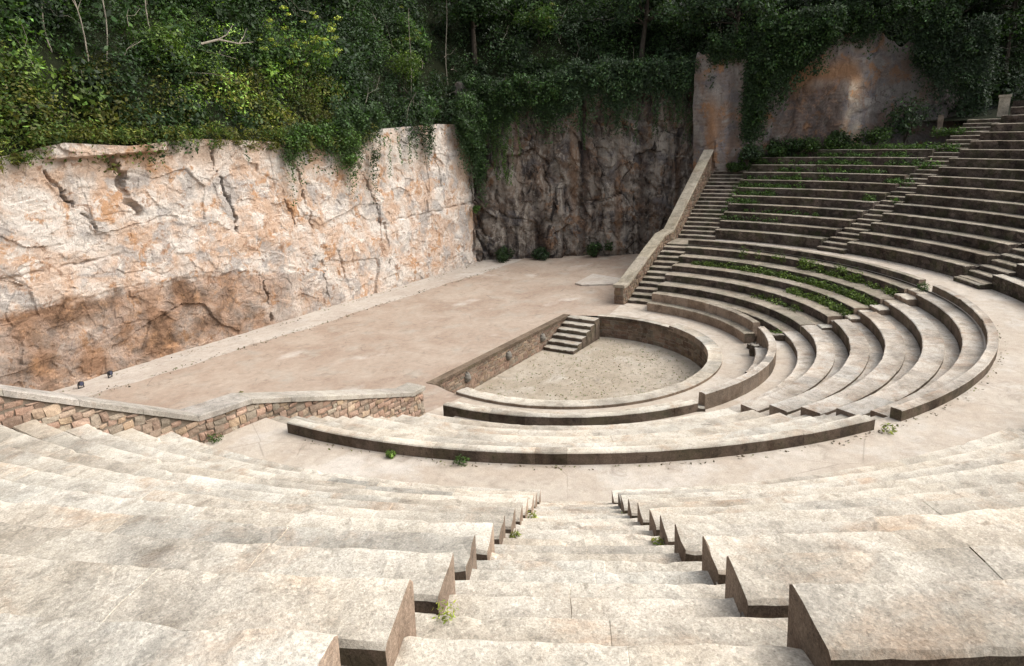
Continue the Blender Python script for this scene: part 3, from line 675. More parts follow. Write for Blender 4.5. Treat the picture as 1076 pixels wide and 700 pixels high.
# ------------------------------------------------------------------ hillside above the cliffs
HP = np.array([(-60, 14), (-34, 15.5), (-12, 15.5), (6, 15.6), (14.8, 15.8), (16.6, 15.9), (19, 12.2), (22.2, 7.4), (24.6, 3), (25.4, -1.5), (26.6, -6.5), (28.2, -11), (31.0, -14.5), (36, -20), (44, -30)], float)
HL = np.concatenate([[0], np.cumsum(np.linalg.norm(np.diff(HP, axis=0), axis=1))])
HB = np.interp(np.arange(len(HP)), range(len(HP)), [8.4, 8.4, 8.7, 8.8, 9.2, 9.8, 10.8, 10.8, 11.5, 12.4, 12.9, 12.2, 9.8, 9.6, 9.6])
PD = [(0, -.6), (.25, .3), (1.0, 1.5), (2.6, 4.2), (5, 7.6), (8, 11.), (12, 14), (18, 16), (30, 21), (60, 30)]
def hill(s, d):
    s = np.asarray(s, float); d = np.asarray(d, float)
    X = np.interp(s, HL, HP[:, 0]); Y = np.interp(s, HL, HP[:, 1])
    a = np.interp(s - 1.5, HL, HP[:, 0]), np.interp(s - 1.5, HL, HP[:, 1]); b = np.interp(s + 1.5, HL, HP[:, 0]), np.interp(s + 1.5, HL, HP[:, 1])
    tx, ty = b[0] - a[0], b[1] - a[1]; ln = np.hypot(tx, ty) + 1e-9; nx, ny = -ty / ln, tx / ln
    z = np.interp(s, HL, HB) + np.interp(d, [p[0] for p in PD], [p[1] for p in PD])
    P = np.stack([X + nx * d, Y + ny * d, z], -1)
    P[..., 2] += .35 * noise(np.stack([P[..., 0] * .4, P[..., 1] * .4, 0 * z], -1).reshape(-1, 3)).reshape(z.shape) * np.clip(d, 0, 1)
    return P, np.stack([-nx, -ny, 0 * nx], -1)
ss = np.arange(0, HL[-1], .8); dd = np.array([0, .25, .7, 1.2, 2, 3, 4, 5, 6.5, 8, 10, 12, 15, 18, 24, 30, 60])
S_, D_ = np.meshgrid(ss, dd, indexing='ij'); P, N = hill(S_.ravel(), D_.ravel()); nd = len(dd)
F = [(i * nd + k, i * nd + k + 1, (i + 1) * nd + k + 1, (i + 1) * nd + k)[::-1] for i in range(len(ss) - 1) for k in range(nd - 1)]
tag(mk('hillside', P, F, M['soil']), kind='structure')

# ------------------------------------------------------------------ foliage
def leaves(name, C, N, S, T, parent=None, org=(0, 0, 0), aspect=.55):
    """one small leaf-shaped face per row of C, facing N"""
    n = len(C); C = C - np.asarray(org); N = N / (np.linalg.norm(N, axis=1)[:, None] + 1e-9)
    r = RNG.standard_normal((n, 3)); A = r - (r * N).sum(1)[:, None] * N; A /= np.linalg.norm(A, axis=1)[:, None] + 1e-9; B = np.cross(N, A)
    S = S[:, None]; fold = N * S * .18
    V = np.stack([C - A * S * .5, C + B * S * aspect * .5 - fold * .5, C + A * S * .55, C - B * S * aspect * .5 - fold * .5], 1).reshape(-1, 3)
    me = bpy.data.meshes.new(name); me.vertices.add(4 * n); me.vertices.foreach_set('co', V.ravel().astype(np.float32))
    me.loops.add(4 * n); me.loops.foreach_set('vertex_index', np.arange(4 * n, dtype=np.int32))
    me.polygons.add(n); me.polygons.foreach_set('loop_start', np.arange(0, 4 * n, 4, dtype=np.int32)); me.polygons.foreach_set('loop_total', np.full(n, 4, np.int32))
    me.update(calc_edges=True)
    a = me.attributes.new('tint', 'FLOAT_COLOR', 'POINT'); Q = np.ones((n, 4, 4)); Q[:, :, :3] = T[:, None, :]; a.data.foreach_set('color', Q.ravel())
    me.materials.append(M['leaf']); o = bpy.data.objects.new(name, me); col.objects.link(o)
    if parent is not None: o.parent = parent
    else: o.location = org
    return o
DARK, MID, LITE, OLIVE, YEL, BLUE = map(np.array, ((.022, .042, .012), (.048, .088, .018), (.090, .140, .025), (.105, .110, .020), (.32, .36, .06), (.034, .060, .024)))
def unit(n): v = RNG.standard_normal((n, 3)); return v / np.linalg.norm(v, axis=1)[:, None]
def clump(c, rad, n, tint, size, tv=.42, up=.5, flat=1.):
    """leaves through an uneven lump of foliage, denser near its skin"""
    d = unit(n); rr = np.cbrt(RNG.uniform(.12, 1, n)); lump = 1 + .6 * noise(d * 2.1 + np.asarray(c) * 1.7)
    C = np.asarray(c) + d * (rr * lump)[:, None] * np.array([rad, rad, rad * flat])
    N = d + np.array([0, 0, up]) + .7 * RNG.standard_normal((n, 3))
    T = np.asarray(tint) * np.exp(RNG.normal(0, tv, (n, 1))) * (1 + RNG.normal(0, .06, (n, 3)))
    return C, N, size * RNG.uniform(.75, 1.3) * RNG.uniform(.55, 1.35, n), T
def cat(L): return [np.concatenate(x) for x in zip(*L)]
def s_of(x, y):
    q = np.linspace(0, HL[-1], 3000); X = np.interp(q, HL, HP[:, 0]); Y = np.interp(q, HL, HP[:, 1]); return q[np.argmin((X - x) ** 2 + (Y - y) ** 2)]
sA, sB, sC, sD = s_of(-26, 15.5), s_of(15, 15.8), s_of(24.6, 3), s_of(36, -20)
# undergrowth covering the slopes: one continuous mass
L = []
for k in range(3000):
    s = RNG.uniform(sA - 4, sD); d = RNG.uniform(0, 1) ** .9 * 8.5
    (p,), (nn,) = hill([s], [d]); p = p + nn * RNG.uniform(-.1, .35)
    v = noise(np.array([[p[0] * .22, p[1] * .22, p[2] * .3]]))[0] + .35 * RNG.standard_normal()
    left = s < s_of(4, 15.6)
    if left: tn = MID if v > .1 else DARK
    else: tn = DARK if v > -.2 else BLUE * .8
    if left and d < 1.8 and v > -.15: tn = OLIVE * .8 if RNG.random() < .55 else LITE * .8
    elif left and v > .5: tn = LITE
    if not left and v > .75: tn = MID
    rad = RNG.uniform(.35, 1.25); big = RNG.random(); sz = .155 * (1.75 if big > .86 else (.62 if big < .3 else 1.)); tn = tn * math.exp(RNG.normal(0, .38)) * (1 if left or s < sC else .75)  # leaf colour darkened on the right slope to give deeper shade
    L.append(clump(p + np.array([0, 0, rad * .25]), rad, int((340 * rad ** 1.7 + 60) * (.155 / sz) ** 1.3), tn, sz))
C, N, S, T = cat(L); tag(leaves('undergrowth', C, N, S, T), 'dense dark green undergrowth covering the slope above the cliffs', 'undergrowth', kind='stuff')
# short grass hanging over the lip of the left cliff
L = []
for k in range(420):
    x = RNG.uniform(-26, 5.5); (p,), (nn,) = hill([s_of(x, 15.5)], [RNG.uniform(-.15, .5)])
    zt = np.interp(x, TOPX, TOPZ); 
    gap = -11.2 < x < -6.6
    p = np.array([x, 15.0 - RNG.uniform(-.2, .35), zt + RNG.uniform(-.25 if not gap else .25, .5)])
    tn = [OLIVE, LITE, MID, OLIVE * 1.2][RNG.integers(4)] * .85
    L.append(clump(p, RNG.uniform(.18, .42), 45, tn, .15, flat=.9))
C, N, S, T = cat(L); tag(leaves('cliff_top_grass', C, N, S, T, aspect=.28), 'olive green grass hanging over the top edge of the pale cliff', 'grass', kind='stuff')

A_ = None
def ivy(label, x0, x1, facef, ztop, zlow, n, tint, size=.15, dep=.35):
    """a curtain of ivy: trailing strands of leaves hanging down a face; facef(u) -> xy, outward xy"""
    L = []
    for k in range(n):
        u = RNG.uniform(x0, x1); lo = zlow(u) + abs(RNG.normal(0, .9)) - (RNG.uniform(.4, 1.9) if RNG.random() < .13 else 0); zt = ztop + .9 * float(noise(np.array([[u * .8, ztop, 3.3]]))[0]) + RNG.uniform(-.4, .7); m = max(8, int((zt - lo) * 26))
        z = zt - (zt - lo) * RNG.uniform(0, 1, m) ** .9; xy, nn = facef(u); w_ = RNG.uniform(.1, .28)
        out = dep * RNG.uniform(.2, 1, m) * (.45 + .55 * (z - lo) / (zt - lo + 1e-6))
        ux = RNG.normal(0, w_, m)
        C = np.stack([xy[0] + nn[0] * out - nn[1] * ux, xy[1] + nn[1] * out + nn[0] * ux, z], 1)
        N = np.tile([nn[0], nn[1], .55], (m, 1)) + .55 * RNG.standard_normal((m, 3))
        tt = tint * RNG.uniform(.65, 1.35); T = tt * np.exp(RNG.normal(0, .3, (m, 1)))
        L.append((C, N, size * RNG.uniform(.6, 1.3, m), T))
    for k in range(n // 5):
        u = RNG.uniform(x0, x1); xy, nn = facef(u); z = RNG.uniform(zlow(u) + .8, ztop + .5); rd = RNG.uniform(.2, .5); L.append(clump((xy[0] + nn[0] * dep * .8, xy[1] + nn[1] * dep * .8, z), rd, int(260 * rd), tint * RNG.uniform(.8, 1.9), size))
    C, N, S, T = cat(L); org = C.mean(0) * [1, 1, 0] + [0, 0, C[:, 2].min()]
    return tag(leaves('hanging_ivy', C, N, S, T, org=org), label, 'ivy', 'ivy hanging down the cliffs')
fl = lambda u: ((u, 14.85), (0, -1))
def vines(label, x0, x1, facef, ztop, zmin, zmax, n, tint):
    L = []
    for k in range(n):
        u = RNG.uniform(x0, x1); xy, nn = facef(u); lo = RNG.uniform(zmin, zmax); m = int((ztop - lo) * 42); z = np.linspace(ztop, lo, m); sw = .10 * np.sin(z * 1.3 + k) + np.cumsum(RNG.normal(0, .012, m))
        C = np.stack([xy[0] + nn[0] * .12 - nn[1] * sw + RNG.normal(0, .05, m), xy[1] + nn[1] * .12 + nn[0] * sw + RNG.normal(0, .05, m), z], 1)
        L.append((C, np.tile([nn[0], nn[1], .4], (m, 1)) + .6 * RNG.standard_normal((m, 3)), .12 * RNG.uniform(.5, 1.2, m), tint * RNG.uniform(.6, 1.5) * np.exp(RNG.normal(0, .3, (m, 1)))))
    C, N, S, T = cat(L); org = C.mean(0) * [1, 1, 0] + [0, 0, C[:, 2].min()]
    return tag(leaves('trailing_vine', C, N, S, T, org=org), label, 'vine', 'vines trailing over the cliff edges')
def fb(u):
    L_ = np.array([(15.7, 15.9), (18.0, 11.6), (21.2, 6.9), (24.1, 2.5)]); t_ = np.concatenate([[0], np.cumsum(np.linalg.norm(np.diff(L_, axis=0), axis=1))])
    return (np.interp(u, t_, L_[:, 0]) - .55, np.interp(u, t_, L_[:, 1]) - .4), (-.82, -.57)
ivy('narrow green ivy tongue in the middle of the pale cliff', 2.7, 3.9, fl, 8.6, lambda u: 6.4 + 2.2 * abs(u - 3.3), 60, MID * .8, .12)
ivy('thin trailing ivy strand just right of the green tongue', 4.9, 5.25, fl, 8.4, lambda u: 5.9, 9, DARK, .11, .2)
ivy('short ivy fringe between the cliff cracks', -.9, 2.4, fl, 8.9, lambda u: 7.9 + .5 * math.sin(u * 2.3), 90, MID * .75, .13)
ivy('thick ivy at the bright cliff where it rises to its peak', 2.6, 6.2, fl, 9.8, lambda u: 8.0 + .25 * (u - 2.6), 110, DARK * 1.2, .14)
ivy('small ivy tuft notched into the cliff peak', 9.6, 10.5, fl, 9.8, lambda u: 7.6, 22, DARK * 1.2, .12)
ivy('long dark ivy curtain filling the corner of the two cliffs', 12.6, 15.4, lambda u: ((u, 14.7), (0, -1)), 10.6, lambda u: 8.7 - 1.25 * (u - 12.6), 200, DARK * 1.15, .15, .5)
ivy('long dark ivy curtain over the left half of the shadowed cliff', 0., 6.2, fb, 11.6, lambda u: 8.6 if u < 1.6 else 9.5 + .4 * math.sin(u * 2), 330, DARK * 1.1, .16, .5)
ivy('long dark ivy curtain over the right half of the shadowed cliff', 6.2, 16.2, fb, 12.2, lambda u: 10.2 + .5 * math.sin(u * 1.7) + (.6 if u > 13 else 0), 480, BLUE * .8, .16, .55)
vines('long thin vines trailing down the shadowed cliff near the corner', .2, 3.5, fb, 11.5, 5.2, 9.2, 26, MID * .8)
vines('long thin vines trailing down the right of the shadowed cliff', 6.5, 15.5, fb, 11.8, 7.2, 10.2, 44, DARK * 1.1)
vines('sparse thin vines trailing over the edge of the pale cliff', -4.5, 9., fl, 8.8, 6.4, 8.4, 22, MID * .8)
def fo(u): return (22.75 + .35 * u, -.2 - 1.15 * u), (-.93, -.36)
ivy('dark ivy strip beside the pale rock pillar', .55, 1.3, fo, 13.4, lambda u: 7.4, 60, DARK * .9, .16, .5)
ivy('dark ivy hood over the rock outcrop and its pillar', .9, 4.7, fo, 14.4, lambda u: 9.7 + .95 * (u - 1.), 420, DARK, .17, .7)

ivy('dark ivy fringe along the crest of the rock outcrop', 3.0, 9.8, lambda u: ((23.9 + .33 * (u - 1.), -.2 - 1.15 * u), (-.93, -.36)), 14.6, lambda u: 13.3 + .5 * math.sin(u * 1.9), 220, DARK * .9, .16, .5)
ivy('dark ivy covering the right shoulder of the rock outcrop', 8.2, 11.5, lambda u: ((23.9 + .33 * (u - 1.), -.2 - 1.15 * u), (-.93, -.36)), 13.6, lambda u: 11.6 - 1.0 * (u - 8.2), 200, BLUE * .6, .16, .5)
ivy('small dark ivy fall over the top of the rock pillar', -1.4, .3, fo, 13.9, lambda u: 12.2, 70, DARK * .9, .16, .5)
def bush(label, p, rad, tint, n=7, per=240, size=.15, tips=None, h=1., group='bushes on the slopes and at the cliff foot'):
    p = np.asarray(p, float); e = empty('bush', p); tag(e, label, 'bush', group); L = []
    for k in range(n):
        c = p + np.array([RNG.normal(0, rad * .45), RNG.normal(0, rad * .45), rad * h * RNG.uniform(.35, 1.1)])
        L.append(clump(c, rad * RNG.uniform(.38, .62), per, tint * RNG.uniform(.75, 1.3), size))
    C, N, S, T = cat(L); leaves('foliage', C, N, S, T, parent=e, org=p)
    if tips is not None:
        L = []
        for k in range(tips[1]):
            i = RNG.integers(len(C)); c = C[i] + np.array([0, 0, .06]) + (C[i] - p) * .12
            L.append(clump(c, RNG.uniform(.12, .26), 55, tips[0], .08, flat=.45))
        C2, N2, S2, T2 = cat(L); leaves('flower_heads', C2, N2, S2, T2, parent=e, org=p)
    A = Acc()
    for k in range(6):
        tube(A, [p + [0, 0, -.2], p + [RNG.normal(0, .2) * rad, RNG.normal(0, .2) * rad, rad * .5], p + [RNG.normal(0, .45) * rad, RNG.normal(0, .45) * rad, rad * h * 1.1]], [.035, .022, .008], 5)
    V, F, T = A.arr(); mk('stem', V, F, M['bark'], parent=e, org=p)
    return e
def tube(A, pts, rad, n=7):
    pts = [np.asarray(q, float) for q in pts]; V = []
    for i, q in enumerate(pts):
        t_ = (pts[min(i + 1, len(pts) - 1)] - pts[max(i - 1, 0)]); t_ /= np.linalg.norm(t_) + 1e-9
        a = np.cross(t_, [.31, .17, .93] if abs(t_[2]) < .9 else [1, 0, 0]); a /= np.linalg.norm(a); b = np.cross(t_, a)
        for k in range(n): V.append(q + rad[i] * (math.cos(2 * math.pi * k / n) * a + math.sin(2 * math.pi * k / n) * b))
    F = [(i * n + k, i * n + (k + 1) % n, (i + 1) * n + (k + 1) % n, (i + 1) * n + k) for i in range(len(pts) - 1) for k in range(n)]
    F += [tuple(range(n))[::-1], tuple((len(pts) - 1) * n + k for k in range(n))]
    A.add(V, F)
def on_hill(x, d, y=15.5):
    (p,), _ = hill([s_of(x, y)], [d]); return p
bush('green bush crowned with yellow flower heads above the cliff', on_hill(2.2, 1.6), 1.7, MID * 1.2, 11, 260, .15, (YEL, 75), 1.5)
bush('smaller bush with yellow flower heads at the top edge of the view', on_hill(-1.6, 5.5), 1.1, MID, 7, 220, .15, (YEL, 36), 1.2)
bush('bright green leafy bush above the left part of the cliff', on_hill(-4.2, 2.0), 1.25, LITE * .95, 9, 240, .15)
bush('olive bush at the far left edge above the cliff', on_hill(-12.6, 1.6), 1.2, OLIVE * .7, 8, 240, .16)
bush('round mid green bush left of the thin bare trunks', on_hill(-10.3, 3.6), 1.2, MID, 8, 240, .16)
bush('dark bush behind the thin bare trunks', on_hill(-6.2, 4.6), 1.3, DARK * 1.3, 8, 240, .16)
bush('upright yellowish bush over the cliff peak', on_hill(10.6, 1.4), 1.1, LITE * .8, 8, 230, .14, None, 2.0)
bush('leafy bush with pale young leaves above the dark cliff corner', on_hill(13.2, 2.6), 1.3, MID, 9, 240, .15, (YEL * .5, 16), 1.6)
bush('pale leafed bush at the top above the shadowed cliff', on_hill(19.2, 2.4, 12), 1.3, MID * .95, 9, 240, .17, (YEL * .35, 14), 1.4)
for lab, x, y, z, r_, tn in (('dark shrub at the left foot of the shadowed cliff', 16.0, 13.7, 0, .62, DARK), ('dark shrub at the middle foot of the shadowed cliff', 17.5, 11.4, 0, .55, BLUE * .6), ('dark shrub by the right foot of the shadowed cliff', 19.6, 8.2, 0, .72, DARK),
        ('small green shrub in the seam between the two cliffs', 14.55, 14.6, 3.6, .26, MID), ('big dark bush spilling over the top of the diagonal stairway', 25.7, -9.7, 7.4, 1.9, BLUE * .7),
        ('dark leafy bush below the rock outcrop', 24.7, -6.1, 6.6, 1.0, DARK * .9), ('dark leafy bush at the foot of the pale rock pillar', 22.1, -1.3, 6.3, .8, BLUE * .7), ('low spreading bush on the highest overgrown bench rows', 23.7, -3.2, 6.6, .8, DARK), ('dark bush behind the stone post on the upper right', 28.6, -12.6, 8.3, 1.3, BLUE * .65)):
    bush(lab, (x, y, z), r_, tn, 8, 200, .14 if r_ < 1 else .18)

for lab, a, r_, z, rd in (('low ivy mound on the top bench rows next to the rock pillar', 356.5, 23.3, 6.4, .75), ('low ivy mound on the top bench rows left of the outcrop face', 353.5, 24.0, 6.7, .7), ('low ivy mound on the top bench rows under the orange rock band', 349.5, 24.3, 6.9, .75), ('low ivy mound on the top bench rows below the pale rock stripe', 345.5, 24.9, 7.1, .75), ('low ivy mound on the top bench rows near the diagonal stairway', 341.5, 25.6, 7.3, .8), ('leafy mound beside the upper end of the sloping parapet', 358.6, 22.3, 5.9, .5)):
    bush(lab, pol(r_, a, z), rd, MID * .62, 9, 170, .13, None, .6)
def tree(label, p, hgt, crad, tint, per=300, nc=26, lean=(0, 0), trad=.2, crown0=.45, size=.22, name='broadleaf_tree'):
    p = np.asarray(p, float); e = empty(name, p); tag(e, label, 'tree', 'trees above the theatre'); A = Acc()
    top = p + np.array([lean[0], lean[1], hgt]); pts = [p + (top - p) * t_ + np.array([.15 * math.sin(5 * t_ + p[0]), .15 * math.cos(4 * t_ + p[1]), 0]) for t_ in np.linspace(-.04, 1, 9)]
    tube(A, pts, list(np.linspace(trad, trad * .25, 9)), 9)
    L = []
    for k in range(nc):
        t_ = RNG.uniform(crown0, 1.05); b = p + (top - p) * min(t_ * .85, 1); a = RNG.uniform(0, 2 * math.pi); rr = crad * math.sqrt(RNG.uniform(.08, 1)) * (1 - .45 * abs(t_ - .7))
        c = p + (top - p) * t_ + np.array([math.cos(a) * rr, math.sin(a) * rr, RNG.uniform(-.3, .3)])
        tube(A, [b, (b + c) / 2 + [0, 0, .15], c], [trad * .3, trad * .16, .015], 5)
        L.append(clump(c, crad * RNG.uniform(.22, .40), per, tint * RNG.uniform(.65, 1.4), size, flat=.75))
    V, F, T = A.arr(); mk('trunk', V, F, M['bark'], parent=e, org=p)
    C, N, S, T = cat(L); leaves('crown', C, N, S, T, parent=e, org=p)
TREES = [('dark tree with its trunk standing on the rock outcrop', (26.9, -6.6, 12.2), 6.5, 2.8, BLUE * .7, 0), ('dark spreading tree over the pale rock pillar', (24.6, .6, 12.8), 5.5, 2.9, BLUE * .8, 0), ('tall dark tree at the top right behind the seating', (31.5, -14.5, 9.6), 9, 3.4, DARK * .8, 0),
         ('dark tree right of the outcrop, leaning over the stairway', (29.5, -11.5, 10.5), 7.5, 3.0, DARK * .85, 0), ('dark tree at the upper right corner of the view', (34.5, -19.5, 9.6), 9, 3.6, BLUE * .65, 0), ('tree with a bluish crown above the shadowed cliff', (23.6, 6.4, 13.), 6, 2.6, BLUE * .9, 0), ('tree above the corner where the cliffs meet', (18.5, 17.0, 13.5), 6, 2.6, DARK * 1.1, 0),
         ('dark tree high above the middle of the pale cliff', (6.5, 20.5, 14.0), 6, 2.6, DARK, 0), ('dark tree high above the left part of the cliff', (-7., 21.5, 14.5), 6, 2.8, DARK * 1.1, 0), ('dark tree high above the far left of the cliff', (-14.5, 20.5, 13.6), 6, 2.8, DARK, 0)]
for lab, p, h_, cr_, tn, _ in TREES: tree(lab, p, h_, cr_, tn)
# thin bare trunks on the left slope
def sapling(label, x, d, hgt, lean, fork):
    p = on_hill(x, d); A = Acc(); top = p + np.array([lean, -.2, hgt])
    f = lambda t_: p + (top - p) * t_ + np.array([.10 * math.sin(7 * t_ + x), .05 * math.sin(5 * t_), 0])
    tube(A, [f(t_) for t_ in np.linspace(-.05, 1, 9)], list(np.linspace(.034, .012, 9)), 6)
    o_ = mk('bare_sapling', *A.arr()[:2], M['wood'], org=p); tag(o_, label, 'sapling', 'thin bare trunks on the slope')
    if fork:
        A = Acc(); b = f(fork)
        for sgn in (-1, 1): tube(A, [b, b + [sgn * .25, -.1, .5], b + [sgn * .45, -.15, 1.4]], [.02, .014, .008], 5)
        mk('branch', *A.arr()[:2], M['wood'], parent=o_, org=p)
# dead stems and bare twigs threaded through the undergrowth
A = Acc()
for k in range(150):
    s = RNG.uniform(sA, sD); (p,), (nn,) = hill([s], [RNG.uniform(.2, 6.5)]); p = p + nn * RNG.uniform(.3, .9) + [0, 0, .5]
    d_ = np.array([RNG.normal(0, .7), RNG.normal(0, .3), RNG.uniform(-.6, 1.2)]); ln = RNG.uniform(.7, 2.2)
    q = [p + d_ * ln * t_ + .12 * RNG.standard_normal(3) for t_ in (0, .3, .6, 1.)]; r0 = RNG.uniform(.008, .02)
    tube(A, q, [r0, r0 * .8, r0 * .6, r0 * .3], 4)
    tube(A, [q[1], q[1] + .5 * ln * np.array([RNG.normal(0, .5), 0, RNG.uniform(.1, .8)])], [r0 * .6, r0 * .2], 4)
V, F, T = A.arr(); tag(mk('dead_stems', V, F, M['wood']), 'thin dead stems tangled through the undergrowth above the cliffs', 'twigs', kind='stuff')
sapling('tallest thin bare trunk on the left slope, forked near its top', -7.9, 1.6, 5.0, -.5, .55)
sapling('thin bare trunk leaning right beside the forked one', -6.9, 2.2, 4.5, .35, .5)
sapling('short thin bare trunk left of the forked one', -8.9, 2.4, 4.0, -.2, 0)
sapling('thin bare trunk near the fallen pale branch', -4.6, 2.8, 4.0, .5, .6)
sapling('slim pale stem above the cliff peak', 11.3, 1.2, 5.5, .1, 0)
sapling('slim pale stem at the top right of the cliff corner', 15.6, 1.6, 6.5, .1, 0)
p = on_hill(-2.2, 1.6) + [0, -.9, 1.9]; A = Acc()
tube(A, [p + [-1.3, 0, -.15], p + [-.4, 0, .1], p + [.6, -.1, 0], p + [1.5, 0, .15]], [.05, .045, .03, .012], 6)
tube(A, [p + [-.4, 0, .1], p + [.1, 0, .35], p + [.5, 0, .8]], [.03, .02, .01], 5); tube(A, [p + [.6, -.1, 0], p + [1.0, 0, .35], p + [1.2, 0, .7]], [.025, .015, .008], 5)
tag(mk('fallen_branch', *A.arr()[:2], M['wood'], org=p), 'pale forked dead branch lying across the green slope', 'branch')

# ------------------------------------------------------------------ weeds, litter, small things
def weeds(name, spots, label, size=.09, per=45, tint=MID, kind='stuff'):
    L = [clump(p, r_, per, tint * RNG.uniform(.7, 1.5), size, up=.6, flat=RNG.uniform(.7, 1.25)) for p, r_ in spots]
    C, N, S, T = cat(L); tag(leaves(name, C, N, S, T, aspect=.4), label, 'weeds', kind=kind)
sp_ = []
for j, a0, a1, n in ((3, 302, 354, 210), (2, 304, 324, 60), (3, 300, 312, 40), (4, 302, 330, 55), (5, 312, 345, 22), (1, 308, 330, 18), (2, 300, 306, 18)):
    for k in range(n): sp_.append((pol(LF[j + 1 if j < 5 else 5] - .10 - abs(RNG.normal(0, .10)), RNG.uniform(a0, a1), LZ[j] + .02), RNG.uniform(.12, .30)))
for k in range(12): sp_.append((pol(RNG.uniform(8.3, 8.8), RNG.uniform(301, 304.5), .4), RNG.uniform(.12, .22)))
weeds('bench_weeds', sp_, 'green weeds growing along the far lower bench rows', tint=LITE * .65 + OLIVE * .1, size=.10, per=46)
sp_ = []
for j, a0, a1, n in ((8, 335, 356, 60), (9, 335, 357, 90), (10, 334, 357, 120), (7, 336, 352, 40), (6, 340, 357, 40), (5, 346, 357, 34), (4, 350, 357, 30), (3, 352, 357, 22), (2, 338, 357, 14), (6, 329, 334, 14), (8, 329, 335, 20), (10, 329, 335, 24), (4, 329, 335, 12), (12, 330, 335, 20), (1, 345, 357, 14)):
    for k in range(n): sp_.append((pol(rj(j) + RNG.uniform(.42, .85), RNG.uniform(a0, a1), zj(j) + .04), RNG.uniform(.14, .38)))
weeds('terrace_weeds', sp_, 'dark green weeds spreading over the far upper bench rows', size=.12, per=46, tint=MID * .95)
def plant(label, p, r_, tint, n=170, size=.08):
    n = int(n * .9)
    C, N, S, T = clump(np.asarray(p) + [0, 0, r_ * .5], r_, n, tint, size, up=.9, flat=.8)
    tag(leaves('weed_clump', C, N, S, T, org=p, aspect=.35), label, 'weed', 'single weed clumps')
plant('round green weed at the foot of the long dark bench wall', pol(14.42, 199.5, 2.27), .16, MID)
plant('smaller green weed left of the round one by the bench wall', pol(14.42, 193.2, 2.27), .11, LITE)
plant('yellowish weed at the right end of the long bench wall', pol(14.5, 236.6, 2.27), .16, YEL * .5, 60)
plant('green weed at the bend of the near rubble wall', (-15.4, .82, 2.3), .16, MID)
def step_z(r_):
    j = math.floor((r_ - RU + .25) / PU); return zj(j) - (.365 if r_ - rj(j) < .15 else .16)
for r_, a_, sz in ((24.05, 206.78, .065), (24.8, 206.8, .055), (22.4, 206.75, .05), (20.9, 206.7, .06), (18.9, 206.65, .09), (17.6, 206.62, .09), (18.3, 210.7, .10), (19.6, 210.62, .07), (21.3, 210.55, .06), (23.15, 210.45, .06), (24.0, 210.35, .05)):
    plant('small yellow green tuft in the joint at the bench ends along the foreground stairway', pol(r_, a_ + (.12 if a_ < 208 else -.12), step_z(r_) - .01), sz, YEL * RNG.uniform(.4, .8), 90, .022 if r_ > 22 else .04)
plant('green tuft on the stage floor near the rubble wall', (-10.4, 8.2, 0), .12, OLIVE, 40)
plant('second green tuft on the stage floor further from the wall', (-9.6, 8.3, 0), .09, OLIVE, 40)
plant('weed at the crack of the far pale backrest', pol(13.9, 299.4, 2.25), .22, MID * .8, 420)
# fallen leaves on the pit floor
n = 2600; ang = RNG.uniform(0, 2 * math.pi, n); rr = 5.3 * np.sqrt(RNG.uniform(0, 1, n)); C = np.stack([rr * np.cos(ang), rr * np.sin(ang), np.full(n, -1.035)], 1); C = C[C[:, 1] < 2.3]; n = len(C)
T = np.array([OLIVE, LITE * .8, np.array((.15, .10, .05)), np.array((.10, .075, .045))])[RNG.integers(0, 4, n)]
tag(leaves('fallen_leaves', C, np.tile([0, 0, 1.], (n, 1)) + .3 * RNG.standard_normal((n, 3)), RNG.uniform(.04, .10, n), T * 1.3), 'scattered fallen leaves on the sandy floor of the pit', 'leaves', kind='stuff')
n = 420; x = RNG.uniform(-13, 14, n); C = np.stack([x, 12.95 - .025 * x + RNG.normal(0, .16, n), np.full(n, .015)], 1)
k = RNG.random(n) < .35; C[k, 1] = 14.75 + RNG.normal(0, .12, k.sum()); T = np.array([(.10, .07, .04), (.05, .04, .025), (.09, .10, .03)])[RNG.integers(0, 3, n)]
tag(leaves('leaf_litter', C, np.tile([0, 0, 1.], (n, 1)) + .35 * RNG.standard_normal((n, 3)), RNG.uniform(.05, .16, n), T), 'dry leaf litter gathered along the edge of the cliff path', 'leaf litter', kind='stuff')
n = 700; a = RNG.uniform(181, 352, n); k = RNG.random(n) < .6; r_ = np.where(k, 14.32 + np.abs(RNG.normal(0, .10, n)), 16.2 - np.abs(RNG.normal(0, .10, n)))
C = np.stack([r_ * np.cos(np.radians(a)), r_ * np.sin(np.radians(a)), np.full(n, 2.275)], 1); T = np.array([(.10, .07, .04), (.06, .05, .03), (.12, .13, .03)])[RNG.integers(0, 3, n)]
tag(leaves('walkway_litter', C, np.tile([0, 0, 1.], (n, 1)) + .35 * RNG.standard_normal((n, 3)), RNG.uniform(.03, .09, n), T), 'dry leaf litter gathered along the edges of the walkway', 'leaf litter', kind='stuff')
